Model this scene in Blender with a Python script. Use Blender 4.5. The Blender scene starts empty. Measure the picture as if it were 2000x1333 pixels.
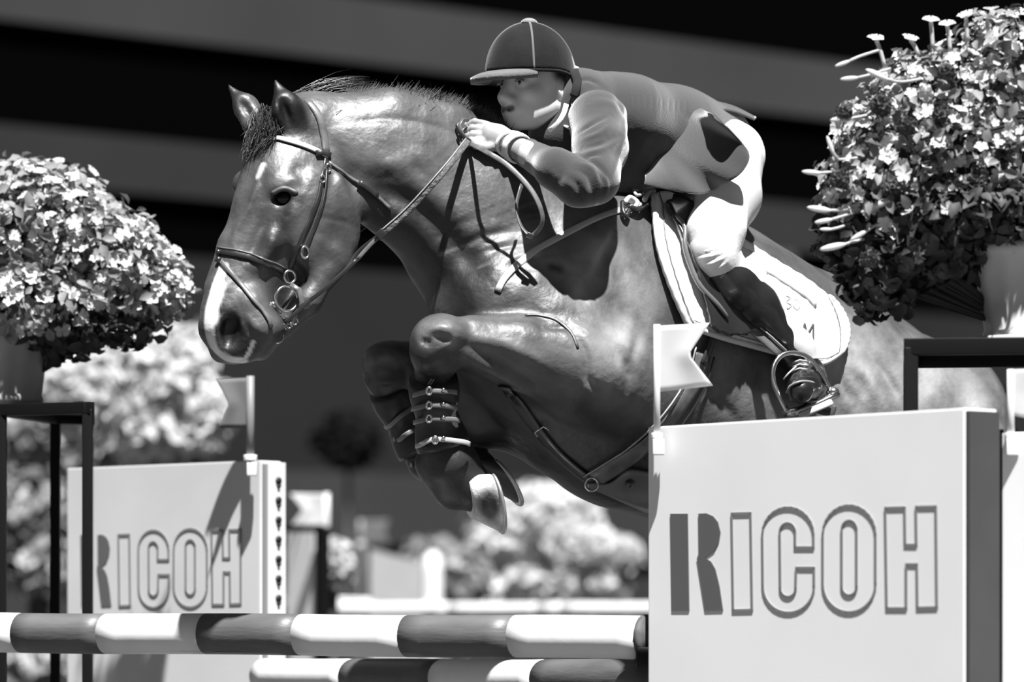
import bpy, bmesh, math, random
import numpy as np
from mathutils import Vector, Matrix, Euler
from mathutils.bvhtree import BVHTree
import openvdb

random.seed(7); np.random.seed(7)
sc = bpy.context.scene
COL = sc.collection
F = 8000.0      # focal length in photograph pixels (2000 px wide)
H = 1.35        # eye height, metres

# ------------------------------------------------------------------ camera, world, sun, exposure
cam_d = bpy.data.cameras.new('camera'); cam = bpy.data.objects.new('camera', cam_d); COL.objects.link(cam)
cam.location = (0, 0, H); cam.rotation_euler = (math.pi/2, 0, 0)
cam_d.sensor_width = 36; cam_d.lens = F/2000*36; cam_d.shift_y = (1250-666.5)/2000
cam_d.clip_end = 500
cam_d.dof.use_dof = True; cam_d.dof.focus_distance = 9.72; cam_d.dof.aperture_fstop = 2.5
sc.camera = cam
world = bpy.data.worlds.new('world'); sc.world = world; world.use_nodes = True
world.node_tree.nodes['Background'].inputs[0].default_value = (1, 1, 1, 1)
world.node_tree.nodes['Background'].inputs[1].default_value = 0.09
sun_d = bpy.data.lights.new('sun', 'SUN'); sun_d.energy = 11.8; sun_d.angle = math.radians(1.2)
sun = bpy.data.objects.new('sun', sun_d); COL.objects.link(sun)
SUN = Vector((0.10, -0.42, 0.90)).normalized()
sun.location = (3, -4, 9); sun.rotation_euler = SUN.to_track_quat('Z', 'Y').to_euler()
sc.view_settings.view_transform = 'Standard'; sc.view_settings.look = 'None'
sc.view_settings.exposure = 0.0; sc.view_settings.gamma = 1.0
sc.view_settings.use_curve_mapping = False

# ------------------------------------------------------------------ helpers
def P(px, py, D): return np.array([(px-1000)/F*D, D, H-(py-1250)/F*D])
def PV(px, py, D): return Vector(P(px, py, D))
def unit(v):
    v = np.asarray(v, float); return v/np.linalg.norm(v)

MATS = {}
def mat(name, g, rough=0.6, metal=0.0, spec=0.5, noise=0.0, nscale=8.0, bump=0.0, bscale=60.0, sheen=0.0, attr=None, coat=0.0, trans=0.0, stretch=None):
    if name in MATS: return MATS[name]
    m = bpy.data.materials.new(name); m.use_nodes = True
    nt = m.node_tree; b = nt.nodes['Principled BSDF']
    b.inputs['Base Color'].default_value = (g, g, g, 1)
    b.inputs['Roughness'].default_value = rough; b.inputs['Metallic'].default_value = metal
    b.inputs['Specular IOR Level'].default_value = spec
    b.inputs['Sheen Weight'].default_value = sheen
    b.inputs['Coat Weight'].default_value = coat
    tc = nt.nodes.new('ShaderNodeTexCoord')
    src = None
    mp = nt.nodes.new('ShaderNodeMapping')
    if stretch: mp.inputs['Scale'].default_value = stretch
    nt.links.new(tc.outputs['Object'], mp.inputs['Vector'])
    if noise > 0 or attr:
        n = nt.nodes.new('ShaderNodeTexNoise'); n.inputs['Scale'].default_value = nscale; n.inputs['Detail'].default_value = 4
        nt.links.new(mp.outputs[0], n.inputs['Vector'])
        mr = nt.nodes.new('ShaderNodeMapRange'); mr.inputs['From Min'].default_value = 0.3; mr.inputs['From Max'].default_value = 0.7
        mr.inputs['To Min'].default_value = 1-noise; mr.inputs['To Max'].default_value = 1+noise
        nt.links.new(n.outputs['Fac'], mr.inputs['Value'])
        mx = nt.nodes.new('ShaderNodeVectorMath'); mx.operation = 'SCALE'
        if attr:
            a = nt.nodes.new('ShaderNodeAttribute'); a.attribute_name = attr
            nt.links.new(a.outputs['Color'], mx.inputs[0])
        else:
            mx.inputs[0].default_value = (g, g, g)
        nt.links.new(mr.outputs[0], mx.inputs['Scale'])
        nt.links.new(mx.outputs[0], b.inputs['Base Color'])
    if bump > 0:
        n2 = nt.nodes.new('ShaderNodeTexNoise'); n2.inputs['Scale'].default_value = bscale; n2.inputs['Detail'].default_value = 3
        nt.links.new(mp.outputs[0], n2.inputs['Vector'])
        bp = nt.nodes.new('ShaderNodeBump'); bp.inputs['Strength'].default_value = bump; bp.inputs['Distance'].default_value = 0.01
        nt.links.new(n2.outputs['Fac'], bp.inputs['Height']); nt.links.new(bp.outputs[0], b.inputs['Normal'])
    if trans > 0:
        tr = nt.nodes.new('ShaderNodeBsdfTranslucent'); tr.inputs[0].default_value = (g, g, g, 1)
        ms = nt.nodes.new('ShaderNodeMixShader'); ms.inputs[0].default_value = trans
        out = nt.nodes['Material Output']
        nt.links.new(b.outputs[0], ms.inputs[1]); nt.links.new(tr.outputs[0], ms.inputs[2]); nt.links.new(ms.outputs[0], out.inputs[0])
    MATS[name] = m
    return m

def mesh_np(name, V, Fs, m=None, smooth=True, col=None):
    """mesh from arrays; Fs is an (n,k) int array or a list of faces"""
    me = bpy.data.meshes.new(name)
    V = np.asarray(V, np.float32)
    if isinstance(Fs, np.ndarray):
        n, k = Fs.shape
        me.vertices.add(len(V)); me.vertices.foreach_set('co', V.ravel())
        me.loops.add(n*k); me.loops.foreach_set('vertex_index', Fs.astype(np.int32).ravel())
        me.polygons.add(n); me.polygons.foreach_set('loop_start', np.arange(0, n*k, k, dtype=np.int32))
        me.update(calc_edges=True)
    else:
        me.from_pydata([tuple(map(float, v)) for v in V], [], [tuple(map(int, f)) for f in Fs])
    me.polygons.foreach_set('use_smooth', [smooth]*len(me.polygons))
    if col is not None:
        ca = me.color_attributes.new('tone', 'FLOAT_COLOR', 'POINT')
        c = np.ones((len(V), 4), np.float32); c[:, :3] = np.asarray(col, np.float32)[:, None]
        ca.data.foreach_set('color', c.ravel())
    if m: me.materials.append(m)
    me.validate()
    return me

def obj(name, me, parent=None, label=None, cat=None, group=None, kind=None, loc=None):
    o = bpy.data.objects.new(name, me); COL.objects.link(o)
    if parent: o.parent = parent
    if loc is not None: o.location = loc
    if label: o['label'] = label
    if cat: o['category'] = cat
    if group: o['group'] = group
    if kind: o['kind'] = kind
    return o
def thing(name, label, cat, loc=(0, 0, 0), group=None, rotz=0.0):
    o = obj(name, None, None, label, cat, group); o.location = loc; o.rotation_euler = (0, 0, rotz); return o

class MB:
    """collects verts/faces"""
    def __init__(s): s.v = []; s.f = []
    def add(s, V, Fs):
        o = len(s.v); s.v += [tuple(map(float, p)) for p in V]; s.f += [tuple(int(i)+o for i in f) for f in Fs]; return s
    def box(s, c, size, R=None):
        V = np.array([[x, y, z] for x in (-.5, .5) for y in (-.5, .5) for z in (-.5, .5)])*np.asarray(size)
        if R is not None: V = V@np.asarray(R).T
        s.add(V+np.asarray(c), [(0, 1, 3, 2), (4, 6, 7, 5), (0, 4, 5, 1), (2, 3, 7, 6), (0, 2, 6, 4), (1, 5, 7, 3)]); return s
    def tube(s, pts, rad, n=8, closed=False):
        pts = [np.asarray(p, float) for p in pts]; m = len(pts)
        rad = rad if hasattr(rad, '__len__') else [rad]*m
        V = []; prev = None
        for i in range(m):
            if closed: t = pts[(i+1) % m]-pts[i-1]
            else: t = pts[min(i+1, m-1)]-pts[max(i-1, 0)]
            t = unit(t)
            if prev is None: a = np.cross(t, [0, 0, 1.0] if abs(t[2]) < .9 else [1.0, 0, 0])
            else: a = prev-t*np.dot(prev, t)
            a = unit(a); prev = a; b = np.cross(t, a)
            for j in range(n):
                th = 2*math.pi*j/n; V.append(pts[i]+rad[i]*(math.cos(th)*a+math.sin(th)*b))
        Fs = []
        for i in range(m if closed else m-1):
            k = (i+1) % m
            for j in range(n): Fs.append((i*n+j, i*n+(j+1) % n, k*n+(j+1) % n, k*n+j))
        if not closed:
            Fs.append(tuple(range(n-1, -1, -1))); Fs.append(tuple(range((m-1)*n, m*n)))
        s.add(V, Fs); return s
    def ribbon(s, pts, nrm, width, thick, closed=False):
        """flat strap: pts centre line, nrm outward normals, rounded-edge section"""
        m = len(pts); w = width if hasattr(width, '__len__') else [width]*m
        V = []; pts = [np.asarray(p, float) for p in pts]
        prof = [(-1, 0), (-.82, .8), (-.3, 1), (.3, 1), (.82, .8), (1, 0), (.8, -1), (-.8, -1)]
        for i in range(m):
            t = (pts[(i+1) % m]-pts[i-1]) if closed else pts[min(i+1, m-1)]-pts[max(i-1, 0)]
            t = unit(t); n_ = np.asarray(nrm[i], float); n_ = unit(n_-t*np.dot(n_, t)); b = np.cross(t, n_)
            for a, c in prof: V.append(pts[i]+b*a*w[i]/2+n_*c*thick/2)
        k8 = len(prof); Fs = []
        for i in range(m if closed else m-1):
            k = (i+1) % m
            for j in range(k8): Fs.append((i*k8+j, k*k8+j, k*k8+(j+1) % k8, i*k8+(j+1) % k8))
        if not closed: Fs.append(tuple(range(k8))); Fs.append(tuple(range(m*k8-1, (m-1)*k8-1, -1)))
        s.add(V, Fs); return s
    def sphere(s, c, r, n=12, sq=(1, 1, 1), R=None):
        V = [(0, 0, 1)]
        for i in range(1, n//2):
            th = math.pi*i/(n//2)
            for j in range(n): V.append((math.sin(th)*math.cos(2*math.pi*j/n), math.sin(th)*math.sin(2*math.pi*j/n), math.cos(th)))
        V.append((0, 0, -1)); V = np.array(V)*np.asarray(sq)*r
        if R is not None: V = V@np.asarray(R).T
        k = n//2-1; Fs = [(0, 1+j, 1+(j+1) % n) for j in range(n)]
        for i in range(k-1):
            for j in range(n): Fs.append((1+i*n+j, 1+(i+1)*n+j, 1+(i+1)*n+(j+1) % n, 1+i*n+(j+1) % n))
        Fs += [(len(V)-1, 1+(k-1)*n+(j+1) % n, 1+(k-1)*n+j) for j in range(n)]
        s.add(V+np.asarray(c), Fs); return s
    def build(s, name, m, parent=None, smooth=True, bevel=0.0, **kw):
        me = mesh_np(name, s.v, s.f, m, smooth)
        bm = bmesh.new(); bm.from_mesh(me); bmesh.ops.recalc_face_normals(bm, faces=bm.faces)
        if bevel > 0:
            bmesh.ops.bevel(bm, geom=[e for e in bm.edges if e.calc_face_angle(0) > .5], offset=bevel, segments=2, affect='EDGES', profile=.7)
        bm.to_mesh(me); bm.free()
        return obj(name, me, parent, **kw)

# ---- signed distance sculpting: a field of blended round forms, turned into one continuous mesh
class Field:
    def __init__(s, lo, hi, h):
        s.lo = np.array(lo, float); s.h = h
        s.n = np.ceil((np.array(hi)-s.lo)/h).astype(int)+1
        s.a = np.full(s.n, 0.15, np.float32)
        s.ax = [(s.lo[i]+h*np.arange(s.n[i])).astype(np.float32) for i in range(3)]
    def _sub(s, lo, hi):
        i0 = np.clip(np.floor((lo-s.lo)/s.h).astype(int), 0, s.n); i1 = np.clip(np.ceil((hi-s.lo)/s.h).astype(int)+1, 0, s.n)
        sl = tuple(slice(a, b) for a, b in zip(i0, i1))
        X = s.ax[0][sl[0]][:, None, None]; Y = s.ax[1][sl[1]][None, :, None]; Z = s.ax[2][sl[2]][None, None, :]
        return sl, X, Y, Z
    def _op(s, sl, d, k, op):
        a = s.a[sl]
        if op == 'u':
            if k > 0:
                hh = np.maximum(k-np.abs(a-d), 0)/k; s.a[sl] = np.minimum(a, d)-hh*hh*k*.25
            else: s.a[sl] = np.minimum(a, d)
        else:
            d = -d
            if k > 0:
                hh = np.maximum(k-np.abs(a-d), 0)/k; s.a[sl] = np.maximum(a, d)+hh*hh*k*.25
            else: s.a[sl] = np.maximum(a, d)
    def cone(s, p0, r0, p1, r1, n=None, q0=1.0, q1=None, k=.02, op='u'):
        q1 = q0 if q1 is None else q1
        p0 = np.asarray(p0, float); p1 = np.asarray(p1, float); m = max(r0*max(1, q0), r1*max(1, q1))+k+.02
        sl, X, Y, Z = s._sub(np.minimum(p0, p1)-m, np.maximum(p0, p1)+m)
        if any(x.stop <= x.start for x in sl): return s
        e = (p1-p0).astype(np.float32); L2 = float(e@e)+1e-9
        dx = X-np.float32(p0[0]); dy = Y-np.float32(p0[1]); dz = Z-np.float32(p0[2])
        t = np.clip((dx*e[0]+dy*e[1]+dz*e[2])/L2, 0, 1)
        dx = dx-t*e[0]; dy = dy-t*e[1]; dz = dz-t*e[2]
        r = r0+(r1-r0)*t
        if n is None: d = np.sqrt(dx*dx+dy*dy+dz*dz)-r
        else:
            n = unit(n).astype(np.float32); q = q0+(q1-q0)*t
            c = dx*n[0]+dy*n[1]+dz*n[2]; R2 = dx*dx+dy*dy+dz*dz-c*c
            k0 = np.sqrt(np.maximum(R2, 0)/(r*r)+c*c/(r*q)**2)+1e-6
            k1 = np.sqrt(np.maximum(R2, 0)/(r**4)+c*c/(r*q)**4)+1e-6
            d = k0*(k0-1)/k1
        s._op(sl, d.astype(np.float32), k, op); return s
    def ell(s, c, rad, R=None, k=.02, op='u'):
        c = np.asarray(c, float); m = max(rad)+k+.02
        sl, X, Y, Z = s._sub(c-m, c+m)
        if any(x.stop <= x.start for x in sl): return s
        dx = X-c[0]; dy = Y-c[1]; dz = Z-c[2]
        R = np.eye(3) if R is None else np.array([unit(v) for v in R])
        q = [dx*R[i][0]+dy*R[i][1]+dz*R[i][2] for i in range(3)]
        k0 = np.sqrt(sum((q[i]/rad[i])**2 for i in range(3)))+1e-6; k1 = np.sqrt(sum((q[i]/rad[i]**2)**2 for i in range(3)))+1e-6
        s._op(sl, (k0*(k0-1)/k1).astype(np.float32), k, op); return s
    def chain(s, pts, n=None, k=.02, op='u'):
        """pts: (px,py,D,radius px[,q])"""
        for a, b in zip(pts[:-1], pts[1:]):
            s.cone(P(*a[:3]), a[3]*a[2]/F, P(*b[:3]), b[3]*b[2]/F, n, a[4] if len(a) > 4 else 1.0, b[4] if len(b) > 4 else 1.0, k, op)
        return s
    def mesh(s, smooth=2):
        g = openvdb.FloatGrid(0.15); g.copyFromArray(s.a, tolerance=0.0)
        V, Q = g.convertToQuads(0.0)
        V = V.astype(np.float64)*s.h+s.lo
        s.a = None
        # orientation
        tri = Q[:, [0, 1, 2]]; p = V-V.mean(0)
        vol = np.einsum('ij,ij->i', p[tri[:, 0]], np.cross(p[tri[:, 1]], p[tri[:, 2]])).sum()
        if vol < 0: Q = Q[:, ::-1].copy()
        for _ in range(smooth):
            V = lap(V, Q, .5)
        return V, Q.astype(np.int64)

def lap(V, Q, f):
    S = np.zeros_like(V); C = np.zeros(len(V))
    for i in range(Q.shape[1]):
        a = Q[:, i]; b = Q[:, (i+1) % Q.shape[1]]
        for ax in range(3):
            S[:, ax] += np.bincount(a, V[b, ax], len(V))+np.bincount(b, V[a, ax], len(V))
        C += np.bincount(a, minlength=len(V))+np.bincount(b, minlength=len(V))
    C[C == 0] = 1
    return V*(1-f)+f*S/C[:, None]
def vnormals(V, Q):
    n = np.cross(V[Q[:, 2]]-V[Q[:, 0]], V[Q[:, 3]]-V[Q[:, 1]]); N = np.zeros_like(V)
    for i in range(4):
        for ax in range(3): N[:, ax] += np.bincount(Q[:, i], n[:, ax], len(V))
    return N/(np.linalg.norm(N, axis=1)[:, None]+1e-12)
def bvh_of(V, Q): return BVHTree.FromPolygons([tuple(v) for v in V.tolist()], Q.tolist())
CAM = Vector((0, 0, H))
def cast(bvh, px, py, D=9.8):
    d = (PV(px, py, 1.0)-CAM).normalized()
    h = bvh.ray_cast(CAM, d)
    if h[0] is None:
        h = bvh.find_nearest(PV(px, py, D))
    return np.array(h[0]), np.array(h[1])
def densify(pts, step=8.0):
    """Catmull-Rom through 2-D or 3-D points"""
    P_ = [np.asarray(p, float) for p in pts]; out = []
    P_ = [2*P_[0]-P_[1]]+P_+[2*P_[-1]-P_[-2]]
    for i in range(1, len(P_)-2):
        a, b, c, d = P_[i-1:i+3]; n = max(1, int(np.linalg.norm(c-b)/step))
        for j in range(n):
            t = j/n; out.append(.5*((2*b)+(-a+c)*t+(2*a-5*b+4*c-d)*t*t+(-a+3*b-3*c+d)*t**3))
    out.append(P_[-2]); return out
def on(bvh, pts, step=8.0, off=0.0, D=9.8):
    """points and normals of a pixel path laid on the surface"""
    A = []; N = []
    for p in densify(pts, step):
        a, n = cast(bvh, p[0], p[1], D); A.append(a+n*off); N.append(n)
    for _ in range(2):
        if len(N) > 2: N = [N[0]]+[unit(N[i-1]+N[i]*2+N[i+1]) for i in range(1, len(N)-1)]+[N[-1]]
    return A, N
def wrap(bvh, c, axis, r=.5, n=40, ref=None, off=0.002):
    """closed loop of surface points round centre c in the plane across axis"""
    axis = unit(axis); c = np.asarray(c, float)
    a = unit(np.cross(axis, [0, 0, 1.0] if abs(axis[2]) < .8 else [1.0, 0, 0])); b = np.cross(axis, a); A = []; N = []
    for j in range(n):
        d = math.cos(2*math.pi*j/n)*a+math.sin(2*math.pi*j/n)*b
        h = bvh.ray_cast(Vector(c+d*r), Vector(-d), r)
        p = np.array(h[0]) if h[0] is not None else c+d*.03
        A.append(p+d*off); N.append(d)
    for _ in range(2): A = [(A[i-1]+2*A[i]+A[(i+1) % n])/4+N[i]*.0004 for i in range(n)]
    return A, N
def seg_dist(V, pts):
    best = np.full(len(V), 1e9)
    for a, b in zip(pts[:-1], pts[1:]):
        e = b-a; t = np.clip(((V-a)@e)/(e@e+1e-12), 0, 1); d = V-(a+t[:, None]*e)
        best = np.minimum(best, np.einsum('ij,ij->i', d, d))
    return np.sqrt(best)
class Sculpt:
    def __init__(s, V, Q, tone=None):
        s.V = V; s.Q = Q; s.N = vnormals(V, Q); s.b = bvh_of(V, Q)
        s.tone = None if tone is None else np.full(len(V), tone); s.off = np.zeros(len(V))
    def _near(s, pts, r):
        pts = np.array(pts); m = np.all((s.V > pts.min(0)-r*3) & (s.V < pts.max(0)+r*3), axis=1); idx = np.nonzero(m)[0]
        return idx, seg_dist(s.V[idx], pts)
    def ridge(s, px, w, amp, D=9.8):
        """w, amp in photo pixels at ~10 m; negative amp is a groove"""
        A, _ = on(s.b, px, 12, 0, D)
        if len(A) == 1: A = A*2
        r = w/800; idx, d = s._near(A, r); L = max(1e-6, sum(np.linalg.norm(b-a) for a, b in zip(A[:-1], A[1:])))
        e = np.minimum(np.linalg.norm(s.V[idx]-A[0], axis=1), np.linalg.norm(s.V[idx]-A[-1], axis=1)); tp = np.clip((e+r*.6)/(L*.33+r*.6), 0, 1) if L > r*2 else 1.0
        s.off[idx] += amp/800*np.exp(-(d/r)**2)*tp
    def flush(s):
        s.V = s.V+s.N*s.off[:, None]; s.off[:] = 0; s.N = vnormals(s.V, s.Q); s.b = bvh_of(s.V, s.Q)
    def paint(s, px, w, val, soft=.35, D=9.8, mix=1.0):
        A, _ = on(s.b, px, 8, 0, D); s.paint3(A, w/800, val, soft, mix)
    def paint3(s, A, r, val, soft=.35, mix=1.0):
        if len(A) == 1: A = list(A)*2
        idx, d = s._near(A, r); f = np.clip((r-d)/(r*soft)+.0, 0, 1)*mix; s.tone[idx] = s.tone[idx]*(1-f)+val*f

def coons(top, bot, nu, nv, lefts=None):
    """grid of pixel points between two pixel polylines"""
    def samp(c, n):
        c = np.array(densify(c, 3.0)); L = np.concatenate([[0], np.cumsum(np.linalg.norm(np.diff(c, axis=0), axis=1))])
        t = np.linspace(0, L[-1], n); return np.stack([np.interp(t, L, c[:, k]) for k in range(c.shape[1])], 1)
    a = samp(top, nu); b = samp(bot, nu)
    return np.array([[a[i]*(1-v)+b[i]*v for i in range(nu)] for v in np.linspace(0, 1, nv)])
def sheet(name, G, thick, m, parent, N=None, **kw):
    """grid of 3-D points -> closed sheet of given thickness"""
    nv, nu = G.shape[:2]
    if N is None:
        du = np.gradient(G, axis=1); dv = np.gradient(G, axis=0); N = np.cross(du, dv); N /= np.linalg.norm(N, axis=2)[..., None]+1e-9
        if (N[..., 1].mean()) > 0: N = -N
    A = (G+N*thick/2).reshape(-1, 3); B = (G-N*thick/2).reshape(-1, 3); k = nu*nv; Fs = []
    for i in range(nv-1):
        for j in range(nu-1):
            a = i*nu+j; Fs.append((a, a+1, a+nu+1, a+nu)); Fs.append((k+a, k+a+nu, k+a+nu+1, k+a+1))
    for i in range(nv-1):
        for j, fl in ((0, 0), (nu-1, 1)):
            a = i*nu+j; b = a+nu; Fs.append((a, b, k+b, k+a) if not fl else (a, k+a, k+b, b))
    for j in range(nu-1):
        a = j; b = j+1; Fs.append((a, k+a, k+b, b)); a = (nv-1)*nu+j; b = a+1; Fs.append((a, b, k+b, k+a))
    mb = MB(); mb.add(np.vstack([A, B]), Fs); return mb.build(name, m, parent, **kw)

# ================================================================== HORSE
A40 = math.radians(40)
NL = np.array([math.sin(A40), -math.cos(A40), 0.0])       # the body's near side
FW = np.array([-math.cos(A40), -math.sin(A40), 0.0])      # the way the body faces
def DB(px): return 9.82+(px-985)*0.00105
HB = 32
HN = unit([math.sin(math.radians(HB)), -math.cos(math.radians(HB)), 0.02])   # the head's near side
hf = Field((-0.80, 9.25, 1.02), (1.36, 11.10, 2.76), 0.005)
# trunk
trunk = [(985, 612, DB(985), 148, 1.0), (1090, 650, DB(1090), 215, .88), (1230, 690, DB(1230), 292, .74), (1400, 740, DB(1400), 285, .80),
         (1560, 785, DB(1560), 250, .86), (1690, 810, DB(1690), 178, 1.12), (1790, 840, DB(1790), 150, 1.15), (1835, 870, DB(1835), 135, 1.1)]
hf.chain(trunk, NL, k=.05)
hf.chain([(1150, 430, 10.0, 60, .8), (1290, 425, 10.13, 48, .9), (1420, 500, 10.27, 50, 1)], NL, k=.08)       # withers
hf.chain([(1100, 760, DB(1100), 120, .9), (1190, 850, DB(1190), 110, 1), (1330, 910, DB(1330), 110, 1)], NL, k=.06)
# neck
neck = [(632, 272, 9.74, 82, .72), (715, 305, 9.76, 108, .62), (800, 325, 9.79, 132, .55), (880, 376, 9.83, 148, .55),
        (965, 445, 9.87, 175, .62), (1070, 545, 9.92, 205, .78)]
hf.chain(neck, unit(NL*.6+HN*.4), k=.04)
hf.chain([(640, 225, 9.745, 34), (760, 218, 9.77, 32), (870, 240, 9.82, 32), (960, 282, 9.87, 34), (1080, 360, 9.96, 44), (1180, 420, 10.03, 50)], k=.05)  # crest
hf.chain([(700, 395, 9.70, 34), (770, 425, 9.74, 38), (850, 520, 9.82, 44), (900, 590, 9.84, 52)], k=.04)     # windpipe
# near shoulder, upper arm, forearm
hf.chain([(1225, 450, 9.93, 55, .6), (1150, 560, 9.86, 88, .6), (1085, 640, 9.77, 88, .8)], NL, k=.06)
hf.chain([(1080, 650, 9.74, 78), (1170, 725, 9.78, 92), (1240, 780, 9.86, 86)], k=.05)
hf.chain([(1235, 770, 9.86, 80), (1120, 722, 9.72, 84), (1010, 692, 9.66, 62), (930, 676, 9.62, 48), (872, 664, 9.58, 45)], k=.04)
hf.chain([(1120, 700, 9.68, 62), (1010, 672, 9.63, 40), (925, 655, 9.60, 30)], k=.03)
hf.ell(P(855, 672, 9.58), (.066, .058, .070), k=.02)                 # knee
hf.ell(P(868, 650, 9.55), (.048, .045, .036), k=.02)
hf.ell(P(838, 690, 9.56), (.040, .045, .042), k=.02)
hf.chain([(850, 700, 9.60, 44), (846, 745, 9.63, 34), (856, 820, 9.68, 32), (868, 868, 9.70, 36)], k=.02)
hf.chain([(868, 880, 9.70, 42), (880, 905, 9.71, 52), (905, 935, 9.72, 42), (930, 962, 9.72, 40)], k=.02)
hf.chain([(855, 905, 9.74, 45), (890, 950, 9.74, 48)], k=.02)
# far leg
hf.chain([(1040, 790, 10.08, 85), (930, 765, 10.02, 75), (820, 725, 9.96, 50), (770, 712, 9.93, 46)], k=.04)
hf.ell(P(752, 718, 9.93), (.056, .055, .058), k=.02)
hf.ell(P(744, 705, 9.90), (.042, .04, .04), k=.02)
hf.chain([(756, 745, 9.94, 40), (778, 790, 9.97, 34), (812, 850, 10.0, 34), (842, 895, 10.0, 46), (880, 915, 9.98, 40), (935, 918, 9.94, 38)], k=.02)
hf.chain([(1010, 730, 10.0, 95), (1040, 800, 9.98, 72), (1080, 850, 9.98, 66)], k=.05)         # breast between the legs
hf.chain([(905, 720, 9.9, 50), (950, 800, 9.98, 66), (1010, 820, 10.0, 60)], k=.04)
hf.chain([(905, 560, 10.02, 58), (920, 640, 10.05, 70), (960, 720, 10.1, 80)], k=.05)          # far breast
hf.ell(P(885, 590, 10.02), (.055, .06, .08), k=.04)
# hindquarters
for sgn, dpx, dD in ((1, 90, -.16), (-1, -60, .16)):
    hf.chain([(1790+dpx*.6, 800, 10.72+dD*.8, 118), (1800+dpx*.5, 930, 10.66+dD, 112), (1760+dpx*.4, 1040, 10.6+dD, 80)], k=.06)
    hf.chain([(1760+dpx*.4, 1040, 10.6+dD, 76), (1830+dpx*.3, 1130, 10.72+dD, 46), (1862+dpx*.3, 1180, 10.78+dD, 38)], k=.03)
    hf.chain([(1862+dpx*.3, 1178, 10.78+dD, 34), (1830+dpx*.3, 1290, 10.80+dD, 27), (1818+dpx*.3, 1330, 10.80+dD, 34), (1850+dpx*.3, 1372, 10.84+dD, 30)], k=.02)
hf.chain([(1862, 815, 10.72, 90), (1885, 900, 10.68, 80)], k=.05)
hf.chain([(655, 515, 9.62, 26), (600, 590, 9.60, 24), (555, 640, 9.60, 20)], k=.03)
hf.ell(P(1700, 680, 10.60), (.12, .10, .09), k=.05)                  # point of the hip and croup
hf.chain([(1690, 684, 10.62, 60), (1780, 722, 10.72, 62), (1862, 790, 10.8, 56)], k=.05)
# head
head = [(600, 285, 9.73, 82, .80), (578, 372, 9.70, 112, .74), (566, 440, 9.68, 118, .62), (528, 510, 9.65, 96, .56),
        (492, 570, 9.62, 84, .56), (464, 625, 9.60, 73, .62), (456, 655, 9.60, 54, .9)]
hf.chain(head, HN, k=.03)
hf.ell(P(632, 440, 9.62), (.098, .035, .125), [[1, .55, 0], HN, [0, 0, 1]], k=.03)    # near cheek
hf.ell(P(560, 365, 9.612), (.050, .034, .040), [[1, .5, 0], HN, [0, 0, 1]], k=.025)   # near brow
hf.ell(P(478, 362, 9.72), (.030, .03, .036), k=.02)                                   # far brow
hf.chain([(575, 415, 9.60, 14), (530, 470, 9.575, 13), (505, 520, 9.565, 10)], k=.03) # facial crest
hf.chain([(530, 300, 9.655, 24), (490, 400, 9.64, 22), (452, 480, 9.62, 20), (425, 560, 9.60, 22)], HN, k=.03)   # nasal bone
hf.chain([(440, 575, 9.575, 34), (428, 640, 9.56, 36), (452, 685, 9.56, 24)], k=.02)  # nostril rim
hf.chain([(490, 600, 9.56, 36), (512, 640, 9.56, 36), (500, 672, 9.57, 30)], k=.025)  # lips
hf.chain([(525, 655, 9.60, 26), (512, 685, 9.60, 18)], k=.02)                         # chin
hf.chain([(430, 690, 9.59, 18), (480, 694, 9.58, 14)], k=.015)
hf.ell(P(447, 652, 9.515), (.022, .030, .042), [[1, 0, -.2], [0, 1, 0], [.2, 0, 1]], k=.012, op='s')            # nostril
hf.ell(P(556, 388, 9.585), (.030, .016, .017), [[1, .4, -.1], HN, [0, 0, 1]], k=.012, op='s')                   # eye socket
# ears
def ear(base, mid, tip, nn, w0, w1):
    hf.chain([base+(w0, .55), mid+(w1, .45), tip+(3.5, .8)], nn, k=.02)
ear((576, 262, 9.66), (562, 212, 9.64), (537, 157, 9.66), unit([.3, -1, 0]), 29, 30)
ear((500, 240, 9.80), (480, 208, 9.82), (447, 168, 9.84), unit([.3, -1, 0]), 30, 23)
hf.ell(P(560, 225, 9.615), (.012, .02, .045), [[1, 0, .35], [0, 1, 0], [-.35, 0, 1]], k=.01, op='s')
hf.ell(P(476, 205, 9.785), (.012, .02, .036), [[1, 0, .6], [0, 1, 0], [-.6, 0, 1]], k=.01, op='s')
hf.chain([(590, 245, 9.74, 60), (540, 262, 9.74, 50)], HN, k=.04)                     # poll
V, Q = hf.mesh(2)
HS = Sculpt(V, Q, .062)
R_ = HS.ridge
# muscles and bones: neck
R_([(640, 245), (760, 232), (860, 250), (940, 296)], 8, -2.5); R_([(700, 330), (790, 350), (860, 400), (960, 480)], 28, 7)
R_([(700, 300), (760, 320), (820, 310), (860, 340)], 22, 4); R_([(720, 360), (800, 395), (880, 470), (960, 570)], 20, -8)
R_([(750, 400), (820, 450), (880, 540)], 18, 7)
R_([(740, 340), (775, 348)], 10, -3); R_([(800, 312), (830, 350)], 10, -3)
for i in range(7):
    x = 845+i*23; R_([(x+(i%3)*12, 470+i*8), (x+45+(i%2)*20, 440+i*11), (x+95+(i%3)*20, 424+i*12)], 6, 2.0 if i % 2 else -2.6)
# shoulder
R_([(1040, 500), (985, 560)], 22, -6); R_([(1000, 560), (1090, 520), (1170, 470), (1215, 420)], 30, 6)
R_([(1210, 440), (1150, 560), (1100, 620)], 16, -5); R_([(1100, 640), (1180, 620), (1250, 560)], 34, 6)
R_([(1080, 540), (1120, 520)], 22, -5); R_([(1180, 650), (1230, 720), (1225, 780)], 14, -9); R_([(1250, 640), (1200, 700)], 30, 6)
R_([(1110, 640), (1145, 690), (1150, 745), (1190, 770)], 8, -6); R_([(1060, 640), (1110, 640)], 8, -5)
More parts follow.
